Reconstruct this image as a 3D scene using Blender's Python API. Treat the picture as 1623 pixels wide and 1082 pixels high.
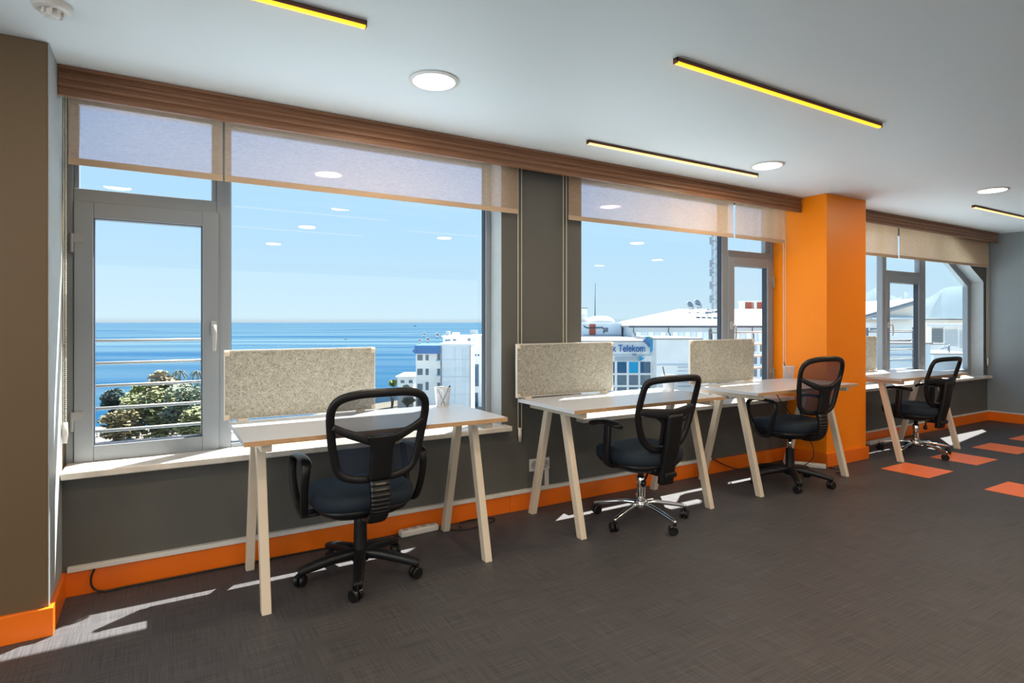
import bpy, bmesh, math, random
from mathutils import Vector, Matrix
random.seed(7)
S = bpy.context.scene
for o in list(bpy.data.objects): bpy.data.objects.remove(o)
COL = S.collection
PI = math.pi

# ---------------------------------------------------------------- camera
CAM_H = 1.27; FOC = 935.0; YAW = 30.961
cd = bpy.data.cameras.new('camera'); cam = bpy.data.objects.new('camera', cd); COL.objects.link(cam)
cam.location = (0, 0, CAM_H); cam.rotation_euler = (PI/2, 0, -math.radians(YAW))
cd.sensor_fit = 'HORIZONTAL'; cd.sensor_width = 36.0; cd.lens = FOC/1623*36.0
cd.shift_x = 0.0; cd.shift_y = -(541-511)/1623
cd.clip_start = 0.05; cd.clip_end = 90000
S.camera = cam
_a = math.radians(YAW)
FWD = Vector((math.sin(_a), math.cos(_a), 0)); RGT = Vector((math.cos(_a), -math.sin(_a), 0))

# ---------------------------------------------------------------- view
S.view_settings.view_transform = 'Standard'; S.view_settings.look = 'None'
S.view_settings.exposure = 0.0; S.view_settings.gamma = 1.0; S.view_settings.use_curve_mapping = False

# ---------------------------------------------------------------- world
W = bpy.data.worlds.new('world'); S.world = W; W.use_nodes = True
nt = W.node_tree; nt.nodes.clear()
out = nt.nodes.new('ShaderNodeOutputWorld'); bg = nt.nodes.new('ShaderNodeBackground')
tc = nt.nodes.new('ShaderNodeTexCoord'); sx = nt.nodes.new('ShaderNodeSeparateXYZ'); rp = nt.nodes.new('ShaderNodeValToRGB')
mp = nt.nodes.new('ShaderNodeMapRange'); mp.inputs[1].default_value = -1; mp.inputs[2].default_value = 1
nt.links.new(tc.outputs['Generated'], sx.inputs[0]); nt.links.new(sx.outputs[2], mp.inputs[0]); nt.links.new(mp.outputs[0], rp.inputs[0])
cr = rp.color_ramp
cr.elements[0].position = 0.0; cr.elements[0].color = (.30, .36, .40, 1)
cr.elements[1].position = 1.0; cr.elements[1].color = (.14, .40, .85, 1)
for p, c in ((.499, (.42, .50, .55, 1)), (.501, (.68, .89, 1.0, 1)), (.56, (.56, .84, 1.06, 1)), (.66, (.42, .76, 1.08, 1))):
    e = cr.elements.new(p); e.color = c
nt.links.new(rp.outputs[0], bg.inputs[0]); bg.inputs[1].default_value = 1.0
nt.links.new(bg.outputs[0], out.inputs[0])

# ---------------------------------------------------------------- sun and fill lamps
def light(name, kind, loc, energy, color, **kw):
    d = bpy.data.lights.new(name, kind); d.energy = energy; d.color = color
    for k, v in kw.items(): setattr(d, k, v)
    o = bpy.data.objects.new(name, d); COL.objects.link(o); o.location = loc
    return o
SUN_STRENGTH = 25.0
sun = light('sun', 'SUN', (20, 20, 40), SUN_STRENGTH, (1.0, .95, .88), angle=math.radians(.6))
sun.rotation_euler = Vector((-.46, -.32, -1)).to_track_quat('-Z', 'Y').to_euler()
# cool and neutral fill lamps added at the left and back wall, outside the view
dl = light('fill_left', 'AREA', (-3.15, -.6, 1.35), 100, (.80, .92, 1.0), shape='RECTANGLE', size=1.9, size_y=5.0)
dl.rotation_euler = (0, -PI/2, 0)
db = light('fill_back', 'AREA', (3.4, -4.45, 1.25), 50, (.95, .95, .95), shape='RECTANGLE', size=9.0, size_y=1.9)
db.rotation_euler = (PI/2, 0, 0)

# ---------------------------------------------------------------- material helpers
MATS = {}
def mat(name, col, rough=.6, metal=0., spec=.5, noise=None, bump=None, emit=None, emit_s=0., coat=0., sheen=0.):
    if name in MATS: return MATS[name]
    m = bpy.data.materials.new(name); m.use_nodes = True; n = m.node_tree; b = n.nodes['Principled BSDF']
    b.inputs['Base Color'].default_value = (*col, 1); b.inputs['Roughness'].default_value = rough
    b.inputs['Metallic'].default_value = metal; b.inputs['Specular IOR Level'].default_value = spec
    if coat: b.inputs['Coat Weight'].default_value = coat; b.inputs['Coat Roughness'].default_value = .15
    if sheen: b.inputs['Sheen Weight'].default_value = sheen
    if emit: b.inputs['Emission Color'].default_value = (*emit, 1); b.inputs['Emission Strength'].default_value = emit_s
    tcn = n.nodes.new('ShaderNodeTexCoord')
    if noise:                       # (scale, amount)
        nz = n.nodes.new('ShaderNodeTexNoise'); nz.inputs['Scale'].default_value = noise[0]; nz.inputs['Detail'].default_value = 5
        mpn = n.nodes.new('ShaderNodeMapping')
        if len(noise) > 2: mpn.inputs['Scale'].default_value = noise[2]
        n.links.new(tcn.outputs['Object'], mpn.inputs[0]); n.links.new(mpn.outputs[0], nz.inputs[0])
        r = n.nodes.new('ShaderNodeValToRGB'); a = noise[1]
        r.color_ramp.elements[0].position = .3; r.color_ramp.elements[1].position = .7
        r.color_ramp.elements[0].color = (*[c*(1-a) for c in col], 1); r.color_ramp.elements[1].color = (*[min(1, c*(1+a)) for c in col], 1)
        n.links.new(nz.outputs[0], r.inputs[0]); n.links.new(r.outputs[0], b.inputs['Base Color'])
    if bump:                        # (scale, strength)
        nb = n.nodes.new('ShaderNodeTexNoise'); nb.inputs['Scale'].default_value = bump[0]; nb.inputs['Detail'].default_value = 3
        bp = n.nodes.new('ShaderNodeBump'); bp.inputs['Strength'].default_value = bump[1]; bp.inputs['Distance'].default_value = .005
        n.links.new(tcn.outputs['Object'], nb.inputs[0]); n.links.new(nb.outputs[0], bp.inputs['Height']); n.links.new(bp.outputs[0], b.inputs['Normal'])
    MATS[name] = m; return m

def m_glass(name, tint, refl=1.9, cap=.5):
    m = bpy.data.materials.new(name); m.use_nodes = True; n = m.node_tree; n.nodes.clear()
    o = n.nodes.new('ShaderNodeOutputMaterial'); mx = n.nodes.new('ShaderNodeMixShader')
    t = n.nodes.new('ShaderNodeBsdfTransparent'); g = n.nodes.new('ShaderNodeBsdfGlossy')
    t.inputs[0].default_value = (*tint, 1); g.inputs['Roughness'].default_value = 0.0; g.inputs[0].default_value = (1, 1, 1, 1)
    lw = n.nodes.new('ShaderNodeLayerWeight'); lw.inputs[0].default_value = .5
    p = n.nodes.new('ShaderNodeMath'); p.operation = 'POWER'; p.inputs[1].default_value = 5
    ma = n.nodes.new('ShaderNodeMath'); ma.operation = 'MULTIPLY_ADD'; ma.inputs[1].default_value = cap; ma.inputs[2].default_value = .04*refl/2
    n.links.new(lw.outputs['Facing'], p.inputs[0]); n.links.new(p.outputs[0], ma.inputs[0]); n.links.new(ma.outputs[0], mx.inputs[0])
    n.links.new(t.outputs[0], mx.inputs[1]); n.links.new(g.outputs[0], mx.inputs[2]); n.links.new(mx.outputs[0], o.inputs[0])
    return m

def m_weave(name, col, open_max, open_min=0., transl=.4, scale=900, lo=.3, hi=.75, tint=(1, 1, 1)):
    """woven cloth: the open share of the weave closes as it is seen at a slant"""
    m = bpy.data.materials.new(name); m.use_nodes = True; n = m.node_tree; n.nodes.clear()
    o = n.nodes.new('ShaderNodeOutputMaterial'); mx = n.nodes.new('ShaderNodeMixShader'); m2 = n.nodes.new('ShaderNodeMixShader')
    t = n.nodes.new('ShaderNodeBsdfTransparent'); t.inputs[0].default_value = (*tint, 1); d = n.nodes.new('ShaderNodeBsdfDiffuse'); tl = n.nodes.new('ShaderNodeBsdfTranslucent')
    tcn = n.nodes.new('ShaderNodeTexCoord'); nz = n.nodes.new('ShaderNodeTexNoise'); nz.inputs['Scale'].default_value = 60; nz.inputs['Detail'].default_value = 6
    mpn = n.nodes.new('ShaderNodeMapping'); mpn.inputs['Scale'].default_value = (1, 1, 5)
    n.links.new(tcn.outputs['Object'], mpn.inputs[0]); n.links.new(mpn.outputs[0], nz.inputs[0])
    r = n.nodes.new('ShaderNodeValToRGB'); r.color_ramp.elements[0].position = .3; r.color_ramp.elements[1].position = .7
    r.color_ramp.elements[0].color = (*[c*.86 for c in col], 1); r.color_ramp.elements[1].color = (*[min(1, c*1.14) for c in col], 1)
    n.links.new(nz.outputs[0], r.inputs[0]); n.links.new(r.outputs[0], d.inputs[0]); n.links.new(r.outputs[0], tl.inputs[0])
    m2.inputs[0].default_value = transl; n.links.new(d.outputs[0], m2.inputs[1]); n.links.new(tl.outputs[0], m2.inputs[2])
    lw = n.nodes.new('ShaderNodeLayerWeight'); lw.inputs[0].default_value = .5
    mr = n.nodes.new('ShaderNodeMapRange'); mr.inputs[1].default_value = 1-hi; mr.inputs[2].default_value = 1-lo
    mr.inputs[3].default_value = open_max; mr.inputs[4].default_value = open_min; mr.clamp = True
    n.links.new(lw.outputs['Facing'], mr.inputs[0]); n.links.new(mr.outputs[0], mx.inputs[0])
    n.links.new(m2.outputs[0], mx.inputs[1]); n.links.new(t.outputs[0], mx.inputs[2]); n.links.new(mx.outputs[0], o.inputs[0])
    return m

def m_carpet():
    m = bpy.data.materials.new('woven_vinyl_carpet'); m.use_nodes = True; n = m.node_tree; b = n.nodes['Principled BSDF']
    tcn = n.nodes.new('ShaderNodeTexCoord')
    def noise(scale, vec):
        mpn = n.nodes.new('ShaderNodeMapping'); mpn.inputs['Scale'].default_value = vec
        z = n.nodes.new('ShaderNodeTexNoise'); z.inputs['Scale'].default_value = scale; z.inputs['Detail'].default_value = 3
        n.links.new(tcn.outputs['Object'], mpn.inputs[0]); n.links.new(mpn.outputs[0], z.inputs[0]); return z.outputs[0]
    a = noise(1, (4, 260, 1)); c = noise(1, (260, 5, 1)); e = noise(2.2, (1, 1, 1))
    def math_(op, x, y):
        k = n.nodes.new('ShaderNodeMath'); k.operation = op
        for i, v in enumerate((x, y)):
            if isinstance(v, (int, float)): k.inputs[i].default_value = v
            else: n.links.new(v, k.inputs[i])
        return k.outputs[0]
    s = math_('ADD', math_('MULTIPLY', a, .55), math_('MULTIPLY', c, .45))
    r = n.nodes.new('ShaderNodeValToRGB'); r.color_ramp.elements[0].position = .36; r.color_ramp.elements[1].position = .64
    r.color_ramp.elements[0].color = (.028, .028, .031, 1); r.color_ramp.elements[1].color = (.092, .089, .094, 1)
    n.links.new(s, r.inputs[0])
    mixc = n.nodes.new('ShaderNodeMixRGB'); mixc.blend_type = 'MULTIPLY'; mixc.inputs[0].default_value = 1
    r2 = n.nodes.new('ShaderNodeValToRGB'); r2.color_ramp.elements[0].color = (.85, .85, .85, 1); r2.color_ramp.elements[1].color = (1.1, 1.1, 1.1, 1)
    n.links.new(e, r2.inputs[0]); n.links.new(r.outputs[0], mixc.inputs[1]); n.links.new(r2.outputs[0], mixc.inputs[2])
    n.links.new(mixc.outputs[0], b.inputs['Base Color'])
    b.inputs['Roughness'].default_value = .52; b.inputs['Specular IOR Level'].default_value = .35
    bp = n.nodes.new('ShaderNodeBump'); bp.inputs['Strength'].default_value = .35; bp.inputs['Distance'].default_value = .003
    n.links.new(s, bp.inputs['Height']); n.links.new(bp.outputs[0], b.inputs['Normal'])
    return m

def m_felt():
    m = bpy.data.materials.new('grey_felt'); m.use_nodes = True; n = m.node_tree; b = n.nodes['Principled BSDF']
    tcn = n.nodes.new('ShaderNodeTexCoord')
    z = n.nodes.new('ShaderNodeTexNoise'); z.inputs['Scale'].default_value = 75; z.inputs['Detail'].default_value = 8; z.inputs['Roughness'].default_value = .75; z.inputs['Distortion'].default_value = 1.6
    n.links.new(tcn.outputs['Object'], z.inputs[0])
    r = n.nodes.new('ShaderNodeValToRGB'); r.color_ramp.elements[0].position = .36; r.color_ramp.elements[1].position = .62
    r.color_ramp.elements[0].color = (.23, .215, .175, 1); r.color_ramp.elements[1].color = (.66, .64, .56, 1)
    n.links.new(z.outputs[0], r.inputs[0]); n.links.new(r.outputs[0], b.inputs['Base Color'])
    b.inputs['Roughness'].default_value = .95; b.inputs['Specular IOR Level'].default_value = .1
    o = n.nodes['Material Output']; tl = n.nodes.new('ShaderNodeBsdfTranslucent'); mx = n.nodes.new('ShaderNodeMixShader'); mx.inputs[0].default_value = .36
    n.links.new(r.outputs[0], tl.inputs[0]); n.links.new(b.outputs[0], mx.inputs[1]); n.links.new(tl.outputs[0], mx.inputs[2]); n.links.new(mx.outputs[0], o.inputs[0])
    return m

M_carpet = m_carpet(); M_felt = m_felt()
M_ceil = mat('ceiling_paint', (.77, .82, .84), .55, spec=.3, bump=(3, .15))
M_grey = mat('dark_grey_paint', (.104, .102, .092), .45, spec=.35, bump=(60, .03))
M_grey2 = mat('blue_grey_paint', (.23, .265, .285), .45, spec=.35)
M_brownw = mat('brown_grey_paint', (.120, .078, .040), .42, spec=.4)
M_orange = mat('orange_paint', (.88, .235, .0015), .42, spec=.35)
M_obase = mat('orange_gloss_paint', (.80, .155, .006), .30, spec=.5)
M_white = mat('white_plaster', (.36, .40, .42), .6, noise=(8, .05))
M_shell = mat('warm_white_paint', (.75, .72, .67), .7)
M_pvc = mat('grey_white_upvc', (.225, .255, .290), .32, spec=.45)
M_rail = mat('dull_steel_rail', (.12, .14, .17), .5)
M_hinge = mat('grey_hinge_metal', (.25, .265, .27), .35)
M_seal = mat('black_rubber_seal', (.02, .025, .04), .5)
M_hw = mat('pale_hardware', (.36, .37, .37), .3, spec=.5)
M_marble = mat('cream_marble', (.66, .61, .54), .25, spec=.5, noise=(9, .16))
M_trunk = mat('white_plastic', (.66, .64, .60), .35)
M_wood = mat('walnut_pelmet', (.235, .112, .058), .42, spec=.4, noise=(3, .30, (1, 60, 60)))
M_blind = m_weave('beige_blind_cloth', (.80, .58, .38), .54, .03, transl=.32, lo=.42, hi=.80, tint=(.86, .82, 1.0))
M_hem = mat('beige_hem', (.50, .36, .24), .8)
M_chain = mat('cream_bead_chain', (.70, .66, .54), .4)
M_glass = m_glass('window_glass', (.97, .985, .99), 1.25, .15)
M_top = mat('white_laminate', (.55, .59, .65), .27, spec=.5)
M_edge = mat('oak_edge_band', (.50, .30, .15), .5, noise=(30, .12, (1, 8, 8)))
M_leg = mat('cream_powder_coat', (.68, .58, .45), .4)
M_black = mat('black_nylon', (.0065, .0065, .0075), .38, spec=.4, bump=(400, .1))
M_blackg = mat('satin_black_plastic', (.006, .006, .007), .30, spec=.4)
M_seat = mat('navy_black_fabric', (.004, .013, .026), .8, sheen=.0, bump=(700, .3))
M_mesh = m_weave('black_chair_mesh', (.03, .045, .075), .36, .15, transl=.3, lo=.15, hi=.9)
M_mesh2 = m_weave('open_black_chair_mesh', (.035, .04, .05), .80, .45, transl=.2, lo=.15, hi=.9)
M_chrome = mat('chrome', (.80, .78, .76), .10, metal=1)
M_cable = mat('black_cable', (.01, .01, .01), .45)
M_tile = mat('orange_carpet_tile', (.88, .20, .06), .36, spec=.6, noise=(220, .10))
M_bar = mat('bronze_aluminium', (.13, .065, .045), .4, metal=.5)
M_amber = mat('amber_led', (.9, .5, .05), .5, emit=(1.0, .40, .015), emit_s=2.2)
M_amber2 = mat('pale_amber_led', (.9, .6, .3), .5, emit=(1.0, .62, .22), emit_s=1.5)
M_led = mat('warm_white_led', (.9, .9, .9), .5, emit=(1.0, .86, .66), emit_s=18)
M_cup = m_weave('white_wire_mesh', (.62, .63, .64), .45, .15, transl=.35, lo=.1, hi=.9)
M_pen = mat('dark_pen', (.02, .02, .03), .3)

# ---------------------------------------------------------------- mesh builder
def cr_spline(P, n, closed=False):
    P = [Vector(p) for p in P]; L = len(P); out = []
    segs = L if closed else L-1
    for i in range(segs):
        if closed: a, b, c, d = P[(i-1) % L], P[i], P[(i+1) % L], P[(i+2) % L]
        else: a, b, c, d = P[max(i-1, 0)], P[i], P[i+1], P[min(i+2, L-1)]
        for k in range(n):
            t = k/n
            out.append(.5*((2*b)+(c-a)*t+(2*a-5*b+4*c-d)*t*t+(3*b-a-3*c+d)*t**3))
    if not closed: out.append(P[-1])
    return out

class MB:
    def __init__(s): s.v = []; s.f = []
    def add(s, vs, fs, M=None):
        k = len(s.v)
        s.v += [(M @ Vector(v)) if M else Vector(v) for v in vs]; s.f += [[i+k for i in f] for f in fs]; return s
    def box(s, x0, x1, y0, y1, z0, z1, M=None):
        v = [(x, y, z) for z in (z0, z1) for y in (y0, y1) for x in (x0, x1)]
        return s.add(v, [(0, 2, 3, 1), (4, 5, 7, 6), (0, 1, 5, 4), (2, 6, 7, 3), (0, 4, 6, 2), (1, 3, 7, 5)], M)
    def prism(s, poly, axis, a, b, M=None):
        """poly of 2D points, extruded along axis ('x': poly=(y,z), 'y': (x,z), 'z': (x,y)) from a to b"""
        def pt(p, t): return {'x': (t, p[0], p[1]), 'y': (p[0], t, p[1]), 'z': (p[0], p[1], t)}[axis]
        n = len(poly); v = [pt(p, a) for p in poly]+[pt(p, b) for p in poly]
        f = [tuple(range(n)), tuple(range(2*n-1, n-1, -1))]+[(i, i+n, (i+1) % n+n, (i+1) % n) for i in range(n)]
        return s.add(v, f, M)
    def lathe(s, prof, n=24, M=None, cap=True):
        v = []; f = []
        for r, z in prof:
            for i in range(n): t = 2*PI*i/n; v.append((r*math.cos(t), r*math.sin(t), z))
        for j in range(len(prof)-1):
            for i in range(n): a = j*n+i; b = j*n+(i+1) % n; f.append((a, b, b+n, a+n))
        if cap: f.append(tuple(range(n-1, -1, -1))); f.append(tuple((len(prof)-1)*n+i for i in range(n)))
        return s.add(v, f, M)
    def cyl(s, p, q, r, r2=None, n=16):
        p = Vector(p); q = Vector(q); d = q-p
        M = Matrix.Translation(p) @ d.to_track_quat('Z', 'Y').to_matrix().to_4x4()
        return s.lathe([(r, 0), (r2 if r2 is not None else r, d.length)], n, M)
    def sweep(s, path, w, h, up=(0, 0, 1), closed=False, n=12, e=2.0):
        """superellipse section: w along side vector, h along up-ish vector; w,h scalars or lists"""
        P = [Vector(p) for p in path]; L = len(P); up = Vector(up); v = []; f = []
        for i, p in enumerate(P):
            if closed: t = P[(i+1) % L]-P[i-1]
            else: t = P[min(i+1, L-1)]-P[max(i-1, 0)]
            t.normalize(); sd = t.cross(up)
            if sd.length < 1e-5: sd = t.cross(Vector((1, 0, 0)))
            sd.normalize(); u = sd.cross(t).normalized()
            ww = w[i] if isinstance(w, (list, tuple)) else w; hh = h[i] if isinstance(h, (list, tuple)) else h
            for k in range(n):
                a = 2*PI*(k+.5)/n; c, q = math.cos(a), math.sin(a)
                v.append(p+sd*(ww/2*math.copysign(abs(c)**(2/e), c))+u*(hh/2*math.copysign(abs(q)**(2/e), q)))
        segs = L if closed else L-1
        for i in range(segs):
            for k in range(n):
                a = i*n+k; b = i*n+(k+1) % n; c = ((i+1) % L)*n+(k+1) % n; d = ((i+1) % L)*n+k; f.append((a, b, c, d))
        if not closed: f.append(tuple(range(n-1, -1, -1))); f.append(tuple((L-1)*n+k for k in range(n)))
        return s.add(v, f)
    def ball(s, c, r, n=10, sq=(1, 1, 1)):
        prof = [(max(1e-4, math.sin(PI*i/n)*r), -math.cos(PI*i/n)*r) for i in range(n+1)]
        return s.lathe(prof, n*2, Matrix.Translation(Vector(c)) @ Matrix.Diagonal((*sq, 1)), True)
    def build(s, name, m, parent=None, bevel=0, smooth=False, sub=0, loc=None, seg=2):
        me = bpy.data.meshes.new(name); me.from_pydata([tuple(v) for v in s.v], [], s.f); me.update()
        bm = bmesh.new(); bm.from_mesh(me); bmesh.ops.recalc_face_normals(bm, faces=bm.faces); bm.to_mesh(me); bm.free()
        me.materials.append(m)
        if smooth: me.shade_smooth()
        o = bpy.data.objects.new(name, me); COL.objects.link(o)
        if loc: o.location = loc
        if parent: o.parent = parent
        if bevel: b = o.modifiers.new('b', 'BEVEL'); b.width = bevel; b.segments = seg; b.limit_method = 'ANGLE'; b.angle_limit = math.radians(50)
        if sub: q = o.modifiers.new('s', 'SUBSURF'); q.levels = sub; q.render_levels = sub
        return o

def tag(o, label, cat=None, group=None, kind=None):
    if label: o['label'] = label
    if cat: o['category'] = cat
    if group: o['group'] = group
    if kind: o['kind'] = kind
    return o
def thing(name, label, cat, loc=(0, 0, 0), rz=0, group=None, kind=None):
    o = bpy.data.objects.new(name, None); COL.objects.link(o); o.location = loc; o.rotation_euler = (0, 0, rz); o.empty_display_size = .1
    return tag(o, label, cat, group, kind)
def struct(o, label, cat): return tag(o, label, cat, None, 'structure')
def copy_tree(o, parent=None):
    c = o.copy(); COL.objects.link(c); c.parent = parent
    for ch in list(o.children): copy_tree(ch, c)
    return c
def copy_thing(o, loc, rz, label, group=None):
    c = copy_tree(o); c.location = loc; c.rotation_euler = (0, 0, rz); c['label'] = label
    if group: c['group'] = group
    return c

# ================================================================ ROOM SHELL
H = 2.41; YW = 3.41; YO = 3.64; XL = -3.2; XR = 9.28; YB = -4.5
struct(MB().box(XL-.2, XR+.2, YB-.2, YO, -.25, 0).build('floor', M_carpet), 'dark brown-grey woven carpet floor', 'floor')
struct(MB().box(XL-.2, XR+.2, YB-.2, YO, H, H+.3).build('ceiling', M_ceil), 'smooth white painted ceiling', 'ceiling')
W1 = (-.385, 1.965); W2 = (2.63, 5.05); W3 = (5.68, 9.17); ZS = .555; ZT = 2.36
wb = MB()
wb.box(-.385, XR, YW, YO, 0, ZS)
wb.box(-.385, XR, YW, YO, ZT, H)
wb.box(W1[1], W2[0], YW, YO, ZS, ZT)
wb.box(W3[1], XR, YW, YO, ZS, ZT)
wb.prism([(8.05, ZT), (W3[1], ZT), (W3[1], 1.80), (8.72, 2.02)], 'y', YW, YO)
struct(wb.build('wall_window_side', M_grey), 'dark grey wall below and between the windows', 'wall')
struct(MB().box(XL, -.385, 3.03, YO, 0, H).build('wall_left_pier', M_brownw, bevel=.004), 'brown-grey wall pier at the left edge', 'wall')
struct(MB().box(-.385, -.381, 3.034, YW, .118, H).build('trim_pier_side', M_white), 'white plastered side of the left pier', 'trim')
struct(MB().box(5.05, 5.68, 3.03, YO, 0, H).build('wall_orange_column', M_orange, bevel=.003), 'bright orange column between the windows', 'wall')
struct(MB().box(XR, XR+.2, YB, YO, 0, H).build('wall_right', M_grey2), 'blue-grey side wall at the right', 'wall')
wl = MB(); wl.box(XL-.2, XL, YB, YO, 0, .4); wl.box(XL-.2, XL, YB, YO, 2.3, H); wl.box(XL-.2, XL, YB, -3.1, .4, 2.3); wl.box(XL-.2, XL, 1.9, YO, .4, 2.3)
wl.box(XL-.25, XL-.2, -3.1, 1.9, .4, 2.3)
struct(wl.build('wall_left', M_shell), 'warm white left wall outside the view', 'wall')
struct(MB().box(XL, XR, YB-.2, YB, 0, H).build('wall_back', M_shell), 'warm white back wall outside the view', 'wall')
# white reveals
rv = MB(); rv.box(W1[1]-.004, W1[1], YW+.001, 3.55, ZS+.03, ZT); struct(rv.build('trim_reveal_first', M_white), 'white reveal at right of the first window', 'trim')
rv = MB(); rv.box(W2[0], W2[0]+.004, YW+.001, 3.55, ZS+.03, ZT); struct(rv.build('trim_reveal_middle', M_white), 'white reveal at left of the middle window', 'trim')
rv = MB(); rv.box(W3[1]-.004, W3[1], YW+.001, 3.55, ZS+.03, 1.80)
rv.prism([(8.05, ZT), (8.72, 2.02), (W3[1], 1.80), (W3[1]-.004, 1.796), (8.72, 2.014), (8.044, ZT)], 'y', YW+.001, 3.55)
struct(rv.build('trim_reveal_corner', M_white), 'white reveal around the cut corner of the far window', 'trim')
# baseboards
def baseb(name, boxes, label, h=.115):
    b = MB()
    for q in boxes: b.box(*q, 0, h)
    struct(b.build(name, M_obase, bevel=.003), label, 'baseboard')
baseb('baseboard_window_side', [(-.385, 2.02, 3.39, YW)], 'orange baseboard under the first window')
baseb('baseboard_middle', [(2.02, 5.03, 3.385, YW)], 'orange baseboard under the middle window')
baseb('baseboard_far', [(5.70, XR, 3.39, YW)], 'orange baseboard under the far window')
baseb('baseboard_left', [(XL, -.365, 3.01, 3.03), (-.385, -.365, 3.03, 3.39)], 'orange baseboard around the left pier')
baseb('baseboard_column', [(5.03, 5.70, 3.01, 3.03), (5.03, 5.05, 3.03, 3.41), (5.68, 5.70, 3.03, 3.39)], 'orange plinth around the orange column')
baseb('baseboard_right', [(XR-.02, XR, YB, 3.39)], 'orange baseboard on the right wall')
# cable trunking on the baseboard
b = MB(); b.box(-.36, 3.98, 3.378, YW, .115, .138)
struct(b.build('trim_cable_trunking', M_trunk, bevel=.003), 'white cable trunking running on top of the orange baseboard', 'trim')
b = MB(); b.box(5.70, XR, 3.385, YW, .115, .130); b.box(XR-.022, XR, YB, 3.385, .115, .130)
struct(b.build('trim_far_trunking', M_trunk, bevel=.002), 'white strip on top of the far orange baseboard', 'trim')
# sills
def sill(name, x0, x1, label):
    o = MB().box(x0, x1, 3.325, 3.56, ZS, ZS+.034).build(name, M_marble, bevel=.007, seg=3)
    struct(o, label, 'window sill')
sill('trim_sill_first', -.38, 2.00, 'cream marble sill of the first window')
sill('trim_sill_middle', 2.585, 5.049, 'cream marble sill of the middle window')
sill('trim_sill_far', 5.681, 9.20, 'cream marble sill of the far window')

# ================================================================ WINDOWS
FY0, FY1 = 3.55, 3.61
ZB = .575; ZH = 2.36
def frame_rect(b, x0, x1, z0, z1, t, y0, y1):
    tl, tr, tb, tt = t if isinstance(t, tuple) else (t,)*4
    b.box(x0, x0+tl, y0, y1, z0, z1); b.box(x1-tr, x1, y0, y1, z0, z1)
    b.box(x0+tl, x1-tr, y0, y1, z0, z0+tb); b.box(x0+tl, x1-tr, y0, y1, z1-tt, z1)
def pane(x0, x1, z0, z1, root, name='glass_pane', poly=None):
    b = MB()
    if poly: b.prism(poly, 'y', 3.577, 3.583)
    else: b.box(x0, x1, 3.577, 3.583, z0, z1)
    return b.build(name, M_glass, root)
def hinge(x, z, root, s):
    b = MB(); b.cyl((x, 3.532, z-.055), (x, 3.532, z+.04), .009); b.box(min(x, x+s*.045), max(x, x+s*.045), 3.530, 3.538, z-.005, z+.040)
    return b.build('hinge', M_hinge, root, bevel=.002)
def handle(x, z, root):
    b = MB(); b.box(x-.014, x+.014, 3.520, 3.536, z-.035, z+.035)
    o = b.build('handle_plate', M_hw, root, bevel=.003)
    c = MB(); c.cyl((x, 3.525, z), (x, 3.485, z), .009); c.sweep([(x, 3.487, z+.012), (x, 3.483, z-.03), (x, 3.480, z-.075), (x, 3.485, z-.125)], [.02, .022, .02, .016], [.013, .014, .012, .01], up=(0, 1, 0))
    c.build('handle_lever', M_hw, o, smooth=True)
def sash(x0, x1, z0, z1, root, hx, hs, handx):
    b = MB(); frame_rect(b, x0, x1, z0, z1, .078, 3.535, 3.60)
    s = b.build('opening_sash', M_pvc, root, bevel=.004)
    b = MB(); frame_rect(b, x0+.074, x1-.074, z0+.074, z1-.074, .008, 3.545, 3.595); b.build('rubber_seal', M_seal, s)
    pane(x0+.08, x1-.08, z0+.08, z1-.08, s)
    hinge(hx, z0+.21, s, hs); hinge(hx, z1-.20, s, hs)
    handle(handx, 1.245, s)
    return s
# first window
w = thing('window_1', 'wide window with an opening sash at left overlooking the sea', 'window', kind='structure')
b = MB()
b.box(-.384, -.352, FY0, FY1, ZB, ZH); b.box(.272, .340, FY0, FY1, ZB, ZH); b.box(1.922, 1.961, FY0, FY1, ZB, ZH)
b.box(-.352, .272, FY0, FY1, 1.858, 1.925); b.box(-.352, .272, FY0, FY1, ZB, .592); b.box(.340, 1.922, FY0, FY1, ZB, .612)
b.box(-.352, .272, FY0, FY1, 2.335, ZH); b.box(.340, 1.922, FY0, FY1, 2.335, ZH)
b.box(-.352, -.330, FY0+.01, FY1, 1.925, 2.335); b.box(.249, .272, FY0+.01, FY1, 1.925, 2.335)
b.build('window_frame', M_pvc, w, bevel=.004)
pane(-.330, .249, 1.925, 2.335, w); pane(.340, 1.922, .612, 2.335, w)
sash(-.350, .280, .588, 1.862, w, -.358, 1, .268-.012)
sl = MB(); frame_rect(sl, .338, 1.924, .610, 2.337, .006, FY0+.012, FY1-.005); sl.build('rubber_seal', M_seal, w)
# middle window
w = thing('window_2', 'wide window left of the orange column with an opening sash at right', 'window', kind='structure')
b = MB()
b.box(2.631, 2.70, FY0, FY1, ZB, ZH); b.box(4.320, 4.395, FY0, FY1, ZB, ZH); b.box(5.005, 5.049, FY0, FY1, ZB, ZH)
b.box(4.395, 5.005, FY0, FY1, 1.858, 1.925); b.box(4.395, 5.005, FY0, FY1, ZB, .592); b.box(2.70, 4.32, FY0, FY1, ZB, .612)
b.box(4.395, 5.005, FY0, FY1, 2.335, ZH); b.box(2.70, 4.32, FY0, FY1, 2.335, ZH); b.box(4.94, 5.005, FY0+.01, FY1, 1.925, 2.335)
b.build('window_frame', M_pvc, w, bevel=.004)
pane(4.395, 4.94, 1.925, 2.335, w); pane(2.70, 4.320, .612, 2.335, w)
sash(4.388, 5.015, .588, 1.862, w, 5.022, -1, 4.418)
sl = MB(); frame_rect(sl, 2.698, 4.322, .610, 2.337, .008, FY0+.012, FY1-.005); sl.build('rubber_seal', M_seal, w)
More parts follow.
